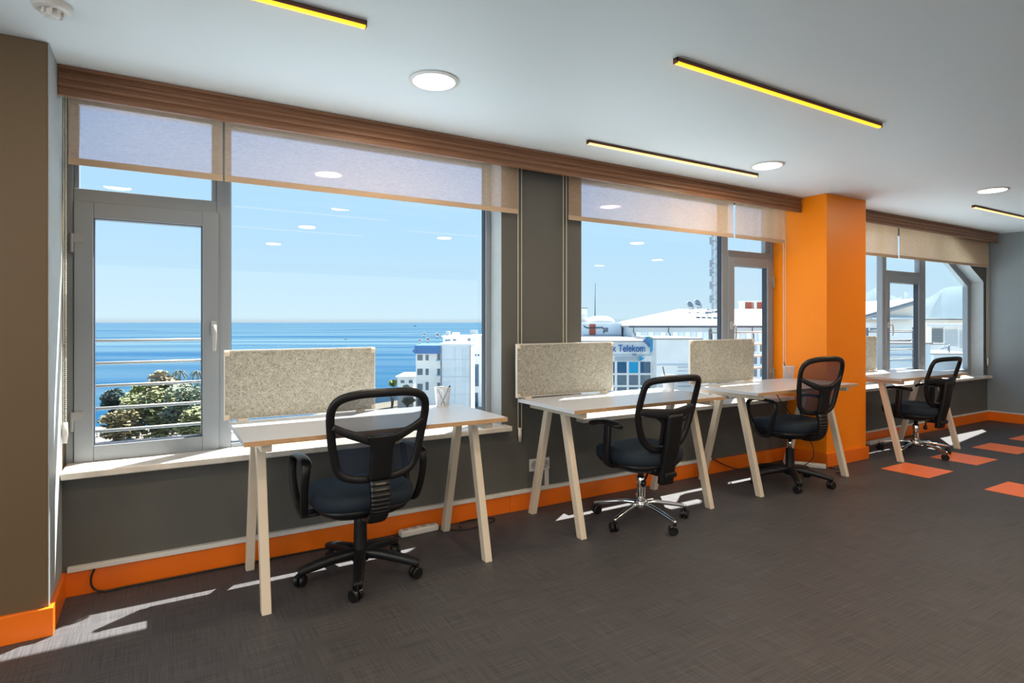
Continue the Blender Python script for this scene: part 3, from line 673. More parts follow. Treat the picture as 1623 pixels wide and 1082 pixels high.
def chair_chrome(label, loc, rz, angs, src=None):
    t = thing('office_chair', label, 'chair', loc, rz)
    base(t, M_chrome, .295, angs, True); castors(t, .305, angs, M_blackg)
    MB().lathe([(.028, .10), (.028, .275), (.024, .285)], 24).build('chrome_column', M_chrome, t, smooth=True)
    MB().lathe([(.018, .28), (.018, .34), (.026, .342), (.026, .356)], 20).build('gas_spring', M_blackg, t, smooth=True)
    b = MB(); b.box(-.08, .08, -.20, .10, .352, .380); b.box(-.05, .05, -.26, -.10, .325, .36); b.build('tilt_mechanism', M_black, t, bevel=.010)
    b = MB(); b.cyl((.06, .02, .36), (.20, .03, .352), .005); b.cyl((.19, .03, .352), (.23, .03, .350), .009); b.build('lever', M_blackg, t, smooth=True)
    b = MB(); b.cyl((-.06, -.12, .335), (-.13, -.15, .29), .006); b.cyl((-.12, -.146, .296), (-.14, -.155, .28), .016); b.build('tension_knob', M_blackg, t, smooth=True)
    seat_mesh(t, .245, .24, .395, .478)
    yf = lambda x, z: -.205-.20*(z-.5)-.15*max(0, z-.70)**1.3+.045*((x/.26)**2)
    half = [(0, .935), (.12, .933), (.205, .922), (.232, .890), (.238, .82), (.238, .74), (.222, .66), (.185, .57), (.13, .515), (.06, .495), (0, .492)]
    R3 = cr_spline([(x, 0, z) for x, z in mirror_ring(half)], 5, True); ring = [(p.x, p.z) for p in R3]
    P = [Vector((x, yf(x, z), z)) for x, z in ring]; n = len(P); v = []; f = []; K = 12
    for i, p in enumerate(P):
        tg = (P[(i+1) % n]-P[i-1]).normalized(); nrm = Vector((0, 1, 0)); sd = tg.cross(nrm).normalized()
        for k in range(K):
            a = 2*PI*k/K; c, s_ = math.cos(a), math.sin(a)
            v.append(p+sd*(.021*math.copysign(abs(c)**.7, c))+nrm*(.015*math.copysign(abs(s_)**.7, s_)))
    for i in range(n):
        for k in range(K): f.append((i*K+k, i*K+(k+1) % K, ((i+1) % n)*K+(k+1) % K, ((i+1) % n)*K+k))
    b = MB(); b.add(v, f); b.build('back_frame', M_black, t, smooth=True)
    up_ = [(x, z) for x, z in ring if z > .735]; up_ = sorted(up_, key=lambda p: math.atan2(p[1]-.83, p[0]))
    surf_fill(t, up_, 'back_mesh', M_mesh2, lambda x, z: yf(x, z)+.003, .98)
    # lumbar bridge and stem
    b = MB()
    pts = [(-.236, yf(.236, .74)-.004, .742), (-.13, yf(.13, .73)-.014, .728), (0, yf(0, .72)-.02, .715), (.13, yf(.13, .73)-.014, .728), (.236, yf(.236, .74)-.004, .742)]
    P = cr_spline(pts, 6); L = len(P); b.sweep(P, .022, [.040+.028*math.sin(PI*i/(L-1)) for i in range(L)], up=(0, 0, 1), e=3)
    for s_ in (-1, 1):
        b.sweep(cr_spline([(s_*.115, yf(.115, .70)-.012, .712), (s_*.065, yf(.06, .67)-.016, .672), (s_*.055, yf(.055, .6)-.016, .61), (s_*.05, yf(.05, .52)-.012, .53)], 4), .034, .022, up=(0, 1, 0), e=3)
    b.build('lumbar_bridge', M_black, t, smooth=True)
    pts = [(0, yf(0, .71)-.032, .715), (0, yf(0, .62)-.040, .62), (0, yf(0, .5)-.045, .50), (0, yf(0, .4)-.040, .40), (0, yf(0, .32)-.038, .285)]
    P = cr_spline(pts, 5); L = len(P); b = MB(); b.sweep(P, [.125-.015*i/L for i in range(L)], .048, up=(0, -1, 0), e=5); b.build('back_stem', M_black, t, smooth=True)
    for s_ in (-1, 1):
        P = cr_spline([(s_*.19, .02, .378), (s_*.255, .02, .385), (s_*.283, .018, .43), (s_*.287, .005, .52), (s_*.285, 0, .60), (s_*.283, 0, .636)], 5)
        b = MB(); b.sweep(P, .052, .030, up=(s_, 0, .3), e=3.5); a_ = b.build('armrest_post', M_black, t, smooth=True)
        P = cr_spline([(s_*.280, -.115, .640), (s_*.283, -.05, .652), (s_*.283, .04, .655), (s_*.278, .12, .642), (s_*.272, .150, .626)], 6); L = len(P)
        W_ = [.082*math.sqrt(max(.10, 1-((i/(L-1)-.5)*2)**6)) for i in range(L)]
        b = MB(); b.sweep(P, W_, .026, up=(0, 0, 1), e=3); b.build('armrest_pad', M_black, a_, smooth=True)
    return t
def A(*d): return [math.radians(x) for x in d]
def star(a0): return [math.radians(a0+72*k) for k in range(5)]
chair_loop('black mesh-back office chair with loop armrests at the desk by the sea view', (.875, 2.945, 0), math.radians(2), star(-109-2))
r3 = math.radians(-5)
chair_loop('black mesh-back office chair with loop armrests by the orange column', (4.285, 2.87, 0), r3, star(-62+5), dz=.05)
r2 = math.radians(2)
chair_chrome('black mesh-back office chair on chrome star base at the second desk', (2.665, 2.83, 0), r2, star(-92-2))
r4 = math.radians(-3)
chair_chrome('black mesh-back office chair on chrome star base at the far desk beyond the orange column', (6.30, 2.89, 0), r4, star(-105+3))
# ================================================================ OUTSIDE
GZ = -16.0
def loc_px(u, D, z=GZ):
    return FWD*D + RGT*((u-811.5)/FOC*D) + Vector((0, 0, z))
def zpx(v, D): return CAM_H-(v-511)/FOC*D
CAMROT = -math.radians(YAW)
X_white = mat('render_white', (.84, .87, .88), .8, noise=(.6, .05))
X_white2 = mat('render_pale_blue', (.66, .76, .84), .8, noise=(.4, .06))
X_cream = mat('render_cream', (.80, .75, .68), .8)
X_roof = mat('white_sheet_roof', (.30, .31, .32), .7, noise=(.25, .15, (1, 6, 1)))
X_grey = mat('grey_cladding', (.52, .60, .68), .6)
X_blue = mat('blue_parapet_paint', (.01, .16, .45), .6)
X_glassb = mat('blue_window_glass', (.02, .10, .20), .15, spec=.6)
X_glassd = mat('dim_window_glass', (.10, .16, .22), .2)
X_dark = mat('dark_pipe', (.05, .07, .10), .6)
X_red = mat('red_brick', (.36, .09, .06), .9, noise=(6, .2))
X_sign = mat('sign_blue', (.0, .11, .36), .5)
X_cyan = mat('sign_cyan', (.0, .33, .62), .5)
X_lime = mat('sign_lime', (.35, .5, .1), .5)
X_ground = mat('pale_ground', (.22, .21, .18), .9, noise=(.05, .25))
X_sand = mat('beach_sand', (.34, .31, .25), .9, noise=(.1, .1))
X_mount = mat('hazy_mountain', (.120, .158, .182), 1., spec=0, noise=(.0006, .04))  # distance haze is put into the base colour of both mountains
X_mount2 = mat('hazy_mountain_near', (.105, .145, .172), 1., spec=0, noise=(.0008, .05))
X_trunk = mat('bark', (.16, .12, .09), .9)
X_metal = mat('galvanised_steel', (.28, .32, .36), .5)

def m_sea():
    m = bpy.data.materials.new('sea_water'); m.use_nodes = True; n = m.node_tree; b = n.nodes['Principled BSDF']
    tcn = n.nodes.new('ShaderNodeTexCoord'); mpn = n.nodes.new('ShaderNodeMapping'); mpn.inputs['Rotation'].default_value = (0, 0, _a+.12); mpn.inputs['Scale'].default_value = (.0016, .016, 1)
    z = n.nodes.new('ShaderNodeTexNoise'); z.inputs['Scale'].default_value = 1; z.inputs['Detail'].default_value = 6; z.inputs['Distortion'].default_value = .3
    n.links.new(tcn.outputs['Object'], mpn.inputs[0]); n.links.new(mpn.outputs[0], z.inputs[0])
    r = n.nodes.new('ShaderNodeValToRGB'); r.color_ramp.elements[0].position = .38; r.color_ramp.elements[1].position = .66
    r.color_ramp.elements[0].color = (.010, .050, .105, 1); r.color_ramp.elements[1].color = (.060, .112, .140, 1)
    n.links.new(z.outputs[0], r.inputs[0]); n.links.new(r.outputs[0], b.inputs['Base Color'])
    b.inputs['Roughness'].default_value = 1; b.inputs['Specular IOR Level'].default_value = 0
    return m
sea = MB().add([(-40000, -500, 0), (40000, -500, 0), (40000, 60000, 0), (-40000, 60000, 0)], [(0, 1, 2, 3)]).build('sea', m_sea(), loc=(0, 0, GZ-1.2)); sea.rotation_euler = (0, 0, CAMROT)
tag(sea, 'calm blue sea with pale streaks reaching the horizon', 'sea', kind='stuff')
g = MB().prism([(-300, -30), (600, -30), (30000, 500), (30000, 14000), (9000, 12000), (420, 1700), (62, 300), (20, 170), (0, 143), (-14, 134), (-24, 120), (-34, 98), (-60, 93), (-300, 92)], 'z', -3, 0).build('ground', X_ground, loc=(0, 0, GZ)); g.rotation_euler = (0, 0, CAMROT)
struct(g, 'pale town ground reaching the shore', 'ground')
g = MB().prism([(-300, 88), (-60, 89), (-38, 93), (-26, 118), (-14, 133), (0, 142), (4, 150), (0, 152), (-17, 142), (-31, 122), (-42, 100), (-60, 97), (-300, 96)], 'z', -1.3, .12).build('beach', X_sand, loc=(0, 0, GZ)); g.rotation_euler = (0, 0, CAMROT)
tag(g, 'pale promenade strip along the shore behind the trees', 'beach', kind='stuff')

X_terr = mat('pale_blue_bounce_coating', (.40, .49, .53), .9, noise=(.8, .04))  # for an added, unseen slab that bounces cool sunlight up to the ceiling
struct(MB().box(-12, 22, YO+.01, 19.0, -3.6, -3.2).build('added_bounce_terrace', X_terr), 'added unseen pale terrace below the windows, bouncing sunlight onto the ceiling', 'terrace')
# ---- hills
def ridge(pts, D, m, label, th=2500):
    t = []
    b = MB(); top = []; 
    P = cr_spline([(u, v, 0) for u, v in pts], 6)
    rr = random.Random(int(D)); n = len(P); v = []; f = []
    for p in P:
        u = p.x; z = zpx(p.y+rr.uniform(-.8, .8), D)+17
        x = (u-811.5)/FOC
        v += [(x*(D-th), D-th, 0), (x*(D-th*.45), D-th*.45, z*.55), (x*D, D, z), (x*(D+th), D+th, 0)]
    for i in range(n-1):
        for k in range(3): a = i*4+k; f.append((a, a+4, a+5, a+1))
    b.add(v, f); o = b.build('mountain_range', m, loc=(0, 0, GZ-1), smooth=True); o.rotation_euler = (0, 0, CAMROT); struct(o, label, 'mountain')
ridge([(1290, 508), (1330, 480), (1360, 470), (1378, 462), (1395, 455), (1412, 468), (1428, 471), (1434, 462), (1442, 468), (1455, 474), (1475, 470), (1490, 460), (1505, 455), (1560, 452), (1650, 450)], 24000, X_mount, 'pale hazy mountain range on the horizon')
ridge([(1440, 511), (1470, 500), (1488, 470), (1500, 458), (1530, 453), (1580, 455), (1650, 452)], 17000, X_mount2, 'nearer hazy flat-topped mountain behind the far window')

# ---- buildings: local frame x right, y away, z up from ground, facing the camera
def bld(label, u0, u1, vtop, D, depth, m, name='building', rot=0, group=None, extra=None):
    w_ = (u1-u0)/FOC*D; h_ = zpx(vtop, D)-GZ
    t = thing(name, label, 'building', loc_px((u0+u1)/2, D), CAMROT+rot, group=group)
    MB().box(-w_/2, w_/2, 0, depth, 0, h_).build('wall', m, t)
    return t, w_, h_
def roofslab(t, w_, h_, depth, m, over=.3, th=.3, par=0):
    b = MB(); b.box(-w_/2-over, w_/2+over, -over, depth+over, h_, h_+th); return b.build('roof', m, t)
def px2(t_D, u, v, uc): return ((u-uc)/FOC*t_D, zpx(v, t_D)-GZ)
def wins(t, D, uc, rects, m=None, name='window', fr=True):
    for (ua, va, ub, vb) in rects:
        xa, za = px2(D, ua, vb, uc); xb, zb = px2(D, ub, va, uc)
        o = None
        if fr:
            b = MB(); e = .06*(D/80); frame_rect(b, xa-e, xb+e, za-e, zb+e, e, -.08, .02); o = b.build('window_frame', X_white, t)
        MB().box(xa, xb, -.05, .02, za, zb).build(name if not fr else 'window_pane', m or X_glassd, o or t)
def slab(t, D, uc, ua, va, ub, vb, y0, y1, m, name):
    xa, za = px2(D, ua, vb, uc); xb, zb = px2(D, ub, va, uc)
    return MB().box(min(xa, xb), max(xa, xb), y0, y1, za, zb).build(name, m, t)
def dish(u, v, D, r, label, m=None):
    t = thing('satellite_dish', label, 'satellite dish', loc_px(u, D, 0), CAMROT+.5); z = zpx(v, D)
    M = Matrix.Translation((0, 0, z)) @ Matrix.Rotation(math.radians(62), 4, 'X')
    MB().lathe([(.02, -.14*r), (r*.5, -.08*r), (r, .12*r), (r*.98, .14*r), (r*.5, -.05*r), (.02, -.10*r)], 20, M).build('dish_bowl', m or X_metal, t, smooth=True)
    MB().cyl((0, 0, z-r*1.8), (0, .05, z), .05, n=6).build('dish_mast', X_dark, t)

# apartment block in the first window
D = 100; uc = (657+698)/2
t, w_, h_ = bld('white apartment wing with a bright blue parapet by the sea', 659, 698, 549, D, 9, X_white, 'apartment_block')
slab(t, D, uc, 657, 547, 699, 560, -.7, 9, X_blue, 'blue_parapet'); slab(t, D, uc, 654.5, 553, 660, 558, -.9, .3, X_blue, 'blue_canopy')
wins(t, D, uc, [(660.5, 562, 669, 571), (673.5, 562, 678.5, 571), (660.5, 584, 669, 594), (673.5, 584, 678.5, 594), (660.5, 608, 669, 618), (673.5, 605, 678.5, 618), (660.5, 632, 669, 642), (673.5, 630, 678.5, 642)])
for va in (566, 590, 612, 636):
    slab(t, D, uc, 690, va+5, 699.5, va+7.5, -1.0, 0, X_white2, 'balcony'); 
    wins(t, D, uc, [(692, va-6, 697, va+4)], X_glassd)
t, w_, h_ = bld('blank pale blue apartment wall right of the blue parapet', 698.5, 746, 546.5, D-1, 11, X_white2, 'apartment_block'); roofslab(t, w_, h_, 11, X_white, .1, .25)
uc = (698.5+746)/2
for u in (721, 733.5, 737.5): slab(t, D-1, uc, u-.25, 550, u+.25, 700, -.04, 0, X_grey, 'wall_joint')
for v_ in (569.5, 597, 625): slab(t, D-1, uc, 699, v_-.3, 746, v_+.3, -.04, 0, X_grey, 'wall_joint')
for u in (699.5, 745.5): slab(t, D-1, uc, u-.4, 548, u+.4, 700, -.15, 0, X_dark, 'downpipe')
t, w_, h_ = bld('pale rooftop penthouse behind the blue parapet building', 702, 748, 534, 112, 8, X_white, 'rooftop_penthouse'); roofslab(t, w_, h_, 8, X_white, .25, .25)
wins(t, 112, 725, [(706, 538, 714, 541), (718, 537, 723, 543), (741, 536, 746, 543)])
slab(t, 112, 725, 705, 525, 711, 533, 1, 3, X_metal, 'water_tank'); slab(t, 112, 725, 716, 527, 726, 532, 1, 3, X_white, 'water_tank')
t, w_, h_ = bld('narrow white building at the right edge of the sea view', 746, 800, 531, 121, 9, X_white, 'apartment_block')
wins(t, 121, 773, [(752, 561, 755, 564), (757, 561, 760, 564), (749, 577, 759, 612), (750, 622, 758, 650)], X_glassb); slab(t, 121, 773, 744, 523, 756, 529, 2, 3, X_metal, 'water_tank')
for k, (u, v_) in enumerate(((672, 530), (678, 538), (665, 540), (693, 531))): dish(u, v_, 98.5, .32+.08*(k % 2), ['green-grey satellite dish highest above the blue parapet', 'round satellite dish just over the blue parapet edge', 'small satellite dish at the left end of the blue parapet', 'pale satellite dish right above the blue parapet corner'][k])
t, w_, h_ = bld('low white beach house left of the apartment block', 630, 655, 598.5, 106, 7, X_white, 'beach_house'); roofslab(t, w_, h_, 8, X_white)
wins(t, 106, 642.5, [(635, 602, 641, 607), (648, 602, 654, 607)])
# boats
for u, v_, D, lab in ((658, 516.5, 2900, 'tiny dark ship near the horizon above the apartment block'), (548, 537.5, 640, 'tiny boat on the sea above the felt divider')):
    t = thing('boat', lab, 'boat', loc_px(u, D, GZ-1.2), CAMROT); s_ = D/935*2.2
    MB().prism([(-s_, s_*.4), (-s_*.8, 0), (s_*.8, 0), (s_*1.1, s_*.45)], 'y', -s_*.3, s_*.3).build('hull', X_dark, t); MB().box(-s_*.5, s_*.1, -s_*.2, s_*.2, s_*.4, s_*.8).build('cabin', X_grey, t)

# trees
def leaf_blob(b, c, r, n, rr, ls, flat=.8):
    for _ in range(n):
        while True:
            p = Vector((rr.uniform(-1, 1), rr.uniform(-1, 1), rr.uniform(-1, 1)))
            if p.length < 1: break
        p = p*(.55+.45*p.length)
        q = Vector(c)+Vector((p.x*r, p.y*r, p.z*r*flat)); s_ = ls*rr.uniform(.6, 1.4)
        M = Matrix.Translation(q) @ Matrix.Rotation(rr.uniform(0, 6.28), 4, 'Z') @ Matrix.Rotation(rr.uniform(-1.2, 1.2), 4, 'X')
        b.add([(-s_, -s_*.45, 0), (s_, -s_*.45, 0), (s_*1.1, s_*.45, 0), (-s_*.9, s_*.5, .1*s_)], [(0, 1, 2, 3)], M)
def leafmat(name, c): 
    return mat(name, c, .8, noise=(.8, .45))
L_olive = leafmat('olive_foliage', (.20, .22, .10)); L_green = leafmat('fresh_foliage', (.20, .26, .07)); L_dark = leafmat('dark_pine_foliage', (.03, .075, .075)); L_dry = leafmat('dry_foliage', (.19, .165, .085)); L_grey = leafmat('grey_green_foliage', (.17, .21, .15))
def tree(label, u, vt, vb, D, wpx, m, seed, n=900, kind='tree', blobs=9):
    rr = random.Random(seed); zt = zpx(vt, D)-GZ; zb = max(0, zpx(vb, D)-GZ); R = wpx/2/FOC*D; hh = zt-zb
    t = thing('tree', label, 'tree', loc_px(u, D), rr.uniform(0, 6), group=None)
    b = MB()
    for k in range(blobs):
        a = rr.uniform(0, 6.28); q = rr.uniform(0, .72)*R; zc = zb+hh*rr.uniform(.15, .85); r = R*rr.uniform(.36, .55)
        zc = min(zc, zt-r*.7)
        leaf_blob(b, (q*math.cos(a), q*math.sin(a), zc), r, n//blobs, rr, .30*D/90)
    b.build('foliage', m, t)
    c = MB(); c.sweep(cr_spline([(0, 0, 0), (.15, 0, zt*.3), (0, .1, zt*.6)], 3), [.5, .45, .42, .4, .3, .25, .2], [.5, .45, .42, .4, .3, .25, .2], up=(0, 1, 0), n=8)
    for k in range(4):
        a = rr.uniform(0, 6.28); c.cyl((0, 0, zt*rr.uniform(.3, .5)), (R*.5*math.cos(a), R*.5*math.sin(a), zb+hh*.5), .12, .04, 6)
    c.build('trunk', X_trunk, t)
tree('large olive-green tree in the middle of the seaside grove', 250, 603, 692, 84, 112, L_olive, 1, 5200, blobs=20)
tree('fresh green tree crown rising left in the seaside grove', 218, 590, 665, 88, 62, L_green, 2, 2600, blobs=12)
tree('grey-green tree at the right side of the seaside grove', 298, 603, 692, 82, 80, L_grey, 3, 3600, blobs=16)
tree('yellowish tree crown at the top of the seaside grove', 258, 587, 640, 87, 64, L_dry, 4, 2200, blobs=12)
tree('dark pine at the left end of the seaside grove', 182, 611, 692, 83, 38, L_dark, 5, 2400, blobs=12)
tree('dry pale bush at the front left of the seaside grove', 196, 650, 696, 79, 66, L_dry, 6, 2000, blobs=12)
tree('low grey-green shrub in front right of the seaside grove', 312, 642, 696, 78, 70, L_olive, 8, 2400, blobs=12)
tree('small green tree left of the beach house', 622, 599, 640, 99, 18, L_green, 9, 400, blobs=5)
tree('round olive shrub below the beach house', 645, 608, 645, 97, 24, L_olive, 10, 500, blobs=5)
def palm(u, vt, D, label, seed):
    rr = random.Random(seed); z = zpx(vt+4, D)-GZ; t = thing('palm_tree', label, 'palm tree', loc_px(u, D))
    MB().sweep(cr_spline([(0, 0, 0), (.1, 0, z*.5), (0, 0, z)], 4), .34, .34, up=(0, 1, 0), n=8).build('trunk', X_trunk, t)
    b = MB()
    for k in range(22):
        a = k*2*PI/11+rr.uniform(-.2, .2); L = 1.5*rr.uniform(.8, 1.1); up_ = .7 if k < 11 else .1
        P = [Vector((math.cos(a)*L*s_, math.sin(a)*L*s_, z+up_*L*s_-1.1*L*s_*s_)) for s_ in (0, .25, .5, .75, 1)]
        b.sweep(P, [.08, .30, .34, .24, .05], .03, n=4)
    b.build('fronds', L_dark, t)
palm(284.5, 584, 91, 'palm with a bushy head behind the grove, left one', 1); palm(313, 585, 91, 'palm at the right edge of the sash pane', 2)
# promenade railing below the trees
t = thing('promenade_fence', 'low dark promenade fence behind the tree trunks', 'fence', loc_px(240, 88.5), CAMROT)
for k in range(25): MB().box(-9+k*.75, -8.92+k*.75, 0, .08, 0, 1.1).build('fence_post', X_dark, t)
MB().box(-9, 9.1, 0, .08, 1.05, 1.15).build('fence_rail', X_dark, t); MB().box(-9, 9.1, 0, .08, .5, .57).build('fence_rail', X_dark, t)

# ---- middle window
D = 62
t, w_, h_ = bld('white office block with a blue sign on its fascia', 880, 1040, 541.5, D, 16, X_white, 'office_building'); uc = 960
roofslab(t, w_, h_, 16, X_roof, .15, .12)
tb = t
slab(t, D, uc, 965, 562, 1040, 563.5, -.12, 0, X_grey, 'cornice_line')
for r_, (va, vb) in enumerate(((573, 591), (594, 610), (613, 630), (633, 650))):
    cs = [(958, 974), (978, 993), (996.5, 1011.5), (1014.5, 1031)]
    for k, (ua, ub) in enumerate(cs): wins(t, D, uc, [(ua, va, ub, vb)], X_cyan if (r_ == 0 and k == 2) else (X_glassb if r_ < 2 and r_ == 0 else X_glassd))
for k in range(5): slab(t, D, uc, 974, 565+k*1.5, 1012, 565.6+k*1.5, -.10, 0, X_grey, 'louvre')
slab(t, D, uc, 1033.5, 563, 1039, 650, -.06, 0, X_grey, 'edge_panel')
# sign (letters and arrow mark are parts of the sign)
sg = thing('fascia_sign', 'blue lettered sign with a double arrow on the white office block', 'sign', loc_px(uc, D-.25), CAMROT)
def text_part(txt, size, xr, zc, parent, m, tall=1.0):
    cu = bpy.data.curves.new('txt', 'FONT'); cu.body = txt; cu.size = size; cu.align_x = 'RIGHT'; cu.extrude = .06; cu.offset = size*.010
    o = bpy.data.objects.new('txt', cu); COL.objects.link(o); bpy.context.view_layer.update()
    dg = bpy.context.evaluated_depsgraph_get(); me = bpy.data.meshes.new_from_object(o.evaluated_get(dg)); bpy.data.objects.remove(o)
    me.materials.clear(); me.materials.append(m); q = bpy.data.objects.new('sign_lettering', me); COL.objects.link(q); q.parent = parent
    q.rotation_euler = (PI/2, 0, 0); q.location = (xr, 0, zc); q.scale = (1, tall, 1); return q
xr, zt_ = px2(D, 1023, 544.5, uc); xl, zb_ = px2(D, 981, 557.0, uc)
text_part('Türk Telekom', (zt_-zb_)*.97, xr, zb_, sg, X_sign, 1.3)
def sp(*pts): return [px2(D, u, v_, uc) for u, v_ in pts]
MB().prism(sp((1022, 533), (1030, 533), (1040.5, 547), (1030, 559), (1030, 550), (1027, 547)), 'y', -.2, .05).build('arrow_mark', X_cyan, sg)
MB().prism(sp((1017, 540), (1024, 534.5), (1029, 546), (1027.5, 550), (1023.5, 545)), 'y', -.32, -.2).build('arrow_mark', X_sign, sg)
MB().prism(sp((1027, 532.5), (1032, 534), (1029.5, 537)), 'y', -.36, -.2).build('arrow_tip', X_lime, sg)
MB().prism(sp((1013, 563.5), (1021, 567.5), (1013, 572)), 'y', -.1, .05).build('small_arrow', X_cyan, sg)
text_part('A.Ş.', (zt_-zb_)*.30, px2(D, 1008.5, 0, uc)[0], px2(D, 0, 562.5, uc)[1], sg, X_sign)
t, w_, h_ = bld('plain white wall block to the right of the signed office', 1040.5, 1112, 538, D-2, 10, X_white, 'white_block'); roofslab(t, w_, h_, 10, X_roof, .1, .15)
slab(t, D-2, 1076, 1041, 577, 1112, 579, -.08, 0, X_grey, 'wall_band')
for k in range(6): slab(t, D-2, 1076, 1074, 581+k*6, 1100, 583+k*6, -.06, 0, X_grey, 'louvre')
t, w_, h_ = bld('white service building with a stair head at the left of the middle window', 905, 985, 513, 90, 9, X_white2, 'service_building'); roofslab(t, w_, h_, 9, X_white, .2, .3)
wins(t, 90, 945, [(936, 517, 941, 529), (958, 519, 964, 526)]); slab(t, 90, 945, 934, 513.5, 944, 531, -.1, .05, X_red, 'brick_panel')
slab(t, 90, 945, 912, 500, 932, 513, .5, 5, X_cream, 'stair_head'); slab(t, 90, 945, 921, 488, 931, 501, .6, 3, X_white, 'chimney'); slab(t, 90, 945, 920.5, 487.5, 932, 488.5, .5, 3.2, X_dark, 'chimney_cap')
b = MB(); x0, z0 = px2(90, 928, 513, 945)
b.sweep(cr_spline([(px2(90, 925, 517, 945)[0], -.2, px2(90, 0, 516, 945)[1]), (px2(90, 930, 519, 945)[0], -.2, px2(90, 0, 519.5, 945)[1]), (px2(90, 945, 519, 945)[0], -.2, px2(90, 0, 519.5, 945)[1]), (px2(90, 956, 519, 945)[0], -.2, px2(90, 0, 520, 945)[1]), (px2(90, 956.5, 526, 945)[0], -.2, px2(90, 0, 528, 945)[1])], 4), .18, .18, n=6); b.build('pipe', X_dark, t)
# curved tank roof
xa, za = px2(92, 934, 513, 945); xb, zb_ = px2(92, 978, 500, 945)
poly = [(xa+(xb-xa)*i/10, za+(zb_-za)*math.sin(PI*i/10)**.5) for i in range(11)]
MB().prism(poly, 'y', 1, 6).build('curved_roof', X_cream, t)
t = thing('roof_antenna', 'thin vertical antenna above the service building', 'antenna', loc_px(946, 92, 0), CAMROT)
MB().cyl((0, 2, zpx(505, 92)), (0, 2, zpx(470, 92)), .10, .05, 6).build('mast', X_dark, t); MB().cyl((0, 2, zpx(472, 92)), (.05, 2, zpx(447, 92)), .05, .03, 6).build('whip', X_dark, t)
t, w_, h_ = bld('flat white roof terrace in front of the service building', 900, 1004, 537, 80, 9, X_white, 'roof_terrace'); roofslab(t, w_, h_, 9, X_roof, .2, .1)
fr = thing('terrace_railing', 'thin dark railing on the white roof terrace', 'railing', loc_px(952, 81, 0), CAMROT)
for k in range(16): 
    x = (925+k*4-952)/FOC*81; MB().box(x, x+.05, 0, .05, zpx(536.8, 81), zpx(530.5, 81)).build('baluster', X_dark, fr)
MB().box((925-952)/FOC*81, (985.5-952)/FOC*81, 0, .05, zpx(531, 81), zpx(530.4, 81)).build('top_rail', X_dark, fr)
# hip roof hall
D = 84; uc = 1130
t, w_, h_ = bld('long hall with a white hipped roof across the middle window', 1001, 1330, 516, D, 20, X_grey, 'roofed_hall')
hw = w_/2; he = h_+.02; zr = zpx(490.5, D+10)-GZ
ux = lambda u: (u-(1001+1330)/2)/FOC*D
b = MB(); rl = ux(1001)+9.5; rrx = hw+2
v = [(-hw-.5, -.6, he), (hw+3, -.6, he), (hw+3, 20.6, he), (-hw-.5, 20.6, he), (rl, 10, zr+.1), (rrx, 10, zr+.1)]
v += [(x, y, z-.25) for x, y, z in v[:4]]
b.add(v, [(0, 1, 5, 4), (2, 3, 4, 5), (3, 0, 4), (1, 2, 5), (0, 6, 7, 1), (1, 7, 8, 2), (2, 8, 9, 3), (3, 9, 6, 0), (6, 9, 8, 7)])
b.build('hipped_roof', X_roof, t)
MB().box(-hw-.5, hw+3, -.72, -.6, he-.28, he-.02).build('gutter', X_dark, t)
ucc = (1001+1330)/2
for u in (1003, 1058, 1124, 1190, 1250):
    b = MB(); x = ux(u); z1_ = he-.25
    b.sweep([(x, -.6, z1_), (x, -.5, z1_-.7), (x+.35, -.12, z1_-1.0), (x+.35, -.12, z1_-4)], .14, .14, up=(0, 1, 0), n=6); b.build('downpipe', X_dark, t)
for k in range(22):
    u = 1008+k*9.7; b = MB(); x = ux(u); b.box(x, x+.72, -.05, 0, h_-4.2, h_-.9); b.build('wall_panel', X_white2 if k % 2 else X_white, t)
for v_ in (541, 561, 580, 600): slab(t, D, ucc, 1160, v_-.5, 1225, v_+.5, -.2, 0, X_white, 'floor_band')
wins(t, D, ucc, [(1192, 545, 1200, 557), (1204, 545, 1211, 557), (1192, 565, 1200, 577), (1204, 565, 1211, 577), (1192, 584, 1200, 597), (1204, 584, 1211, 597)])
dish(1094, 484, D+8, .75, 'left large satellite dish on the white hipped roof'); dish(1106, 481.5, D+8, .8, 'right large satellite dish on the white hipped roof')
t = thing('solar_rack', 'dark solar water heater rack on the roof slope', 'solar heater', loc_px(1122, D+4, 0), CAMROT)
for k in range(4): MB().box(-1.6+k*.85, -.95+k*.85, 0, .9, zpx(498.5, D+4), zpx(497.5, D+4), Matrix.Translation((0, 0, .12*k)) ).build('solar_panel', X_dark, t)
for k, (ua, ub) in enumerate(((1177, 1191.5), (1195.5, 1211))):
    t = thing('brick_chimney', ['red brick chimney on the roof seen through the sash, left one', 'red brick chimney on the roof seen through the sash, right one'][k], 'chimney', loc_px((ua+ub)/2, D+14, 0), CAMROT)
    a = (ub-ua)/2/FOC*(D+14); z0 = zpx(499, D+14); z1_ = zpx(478.5, D+14)
    MB().box(-a, a, 0, 1.6, z0, z1_).build('chimney_stack', X_red, t); MB().box(-a-.15, a+.15, -.15, 1.75, z1_, z1_+.2).build('chimney_cap', X_white, t)
    MB().box(-a-.02, -a+.4, -.03, 1.6, z0, z1_).build('corner_strip', X_white, t)
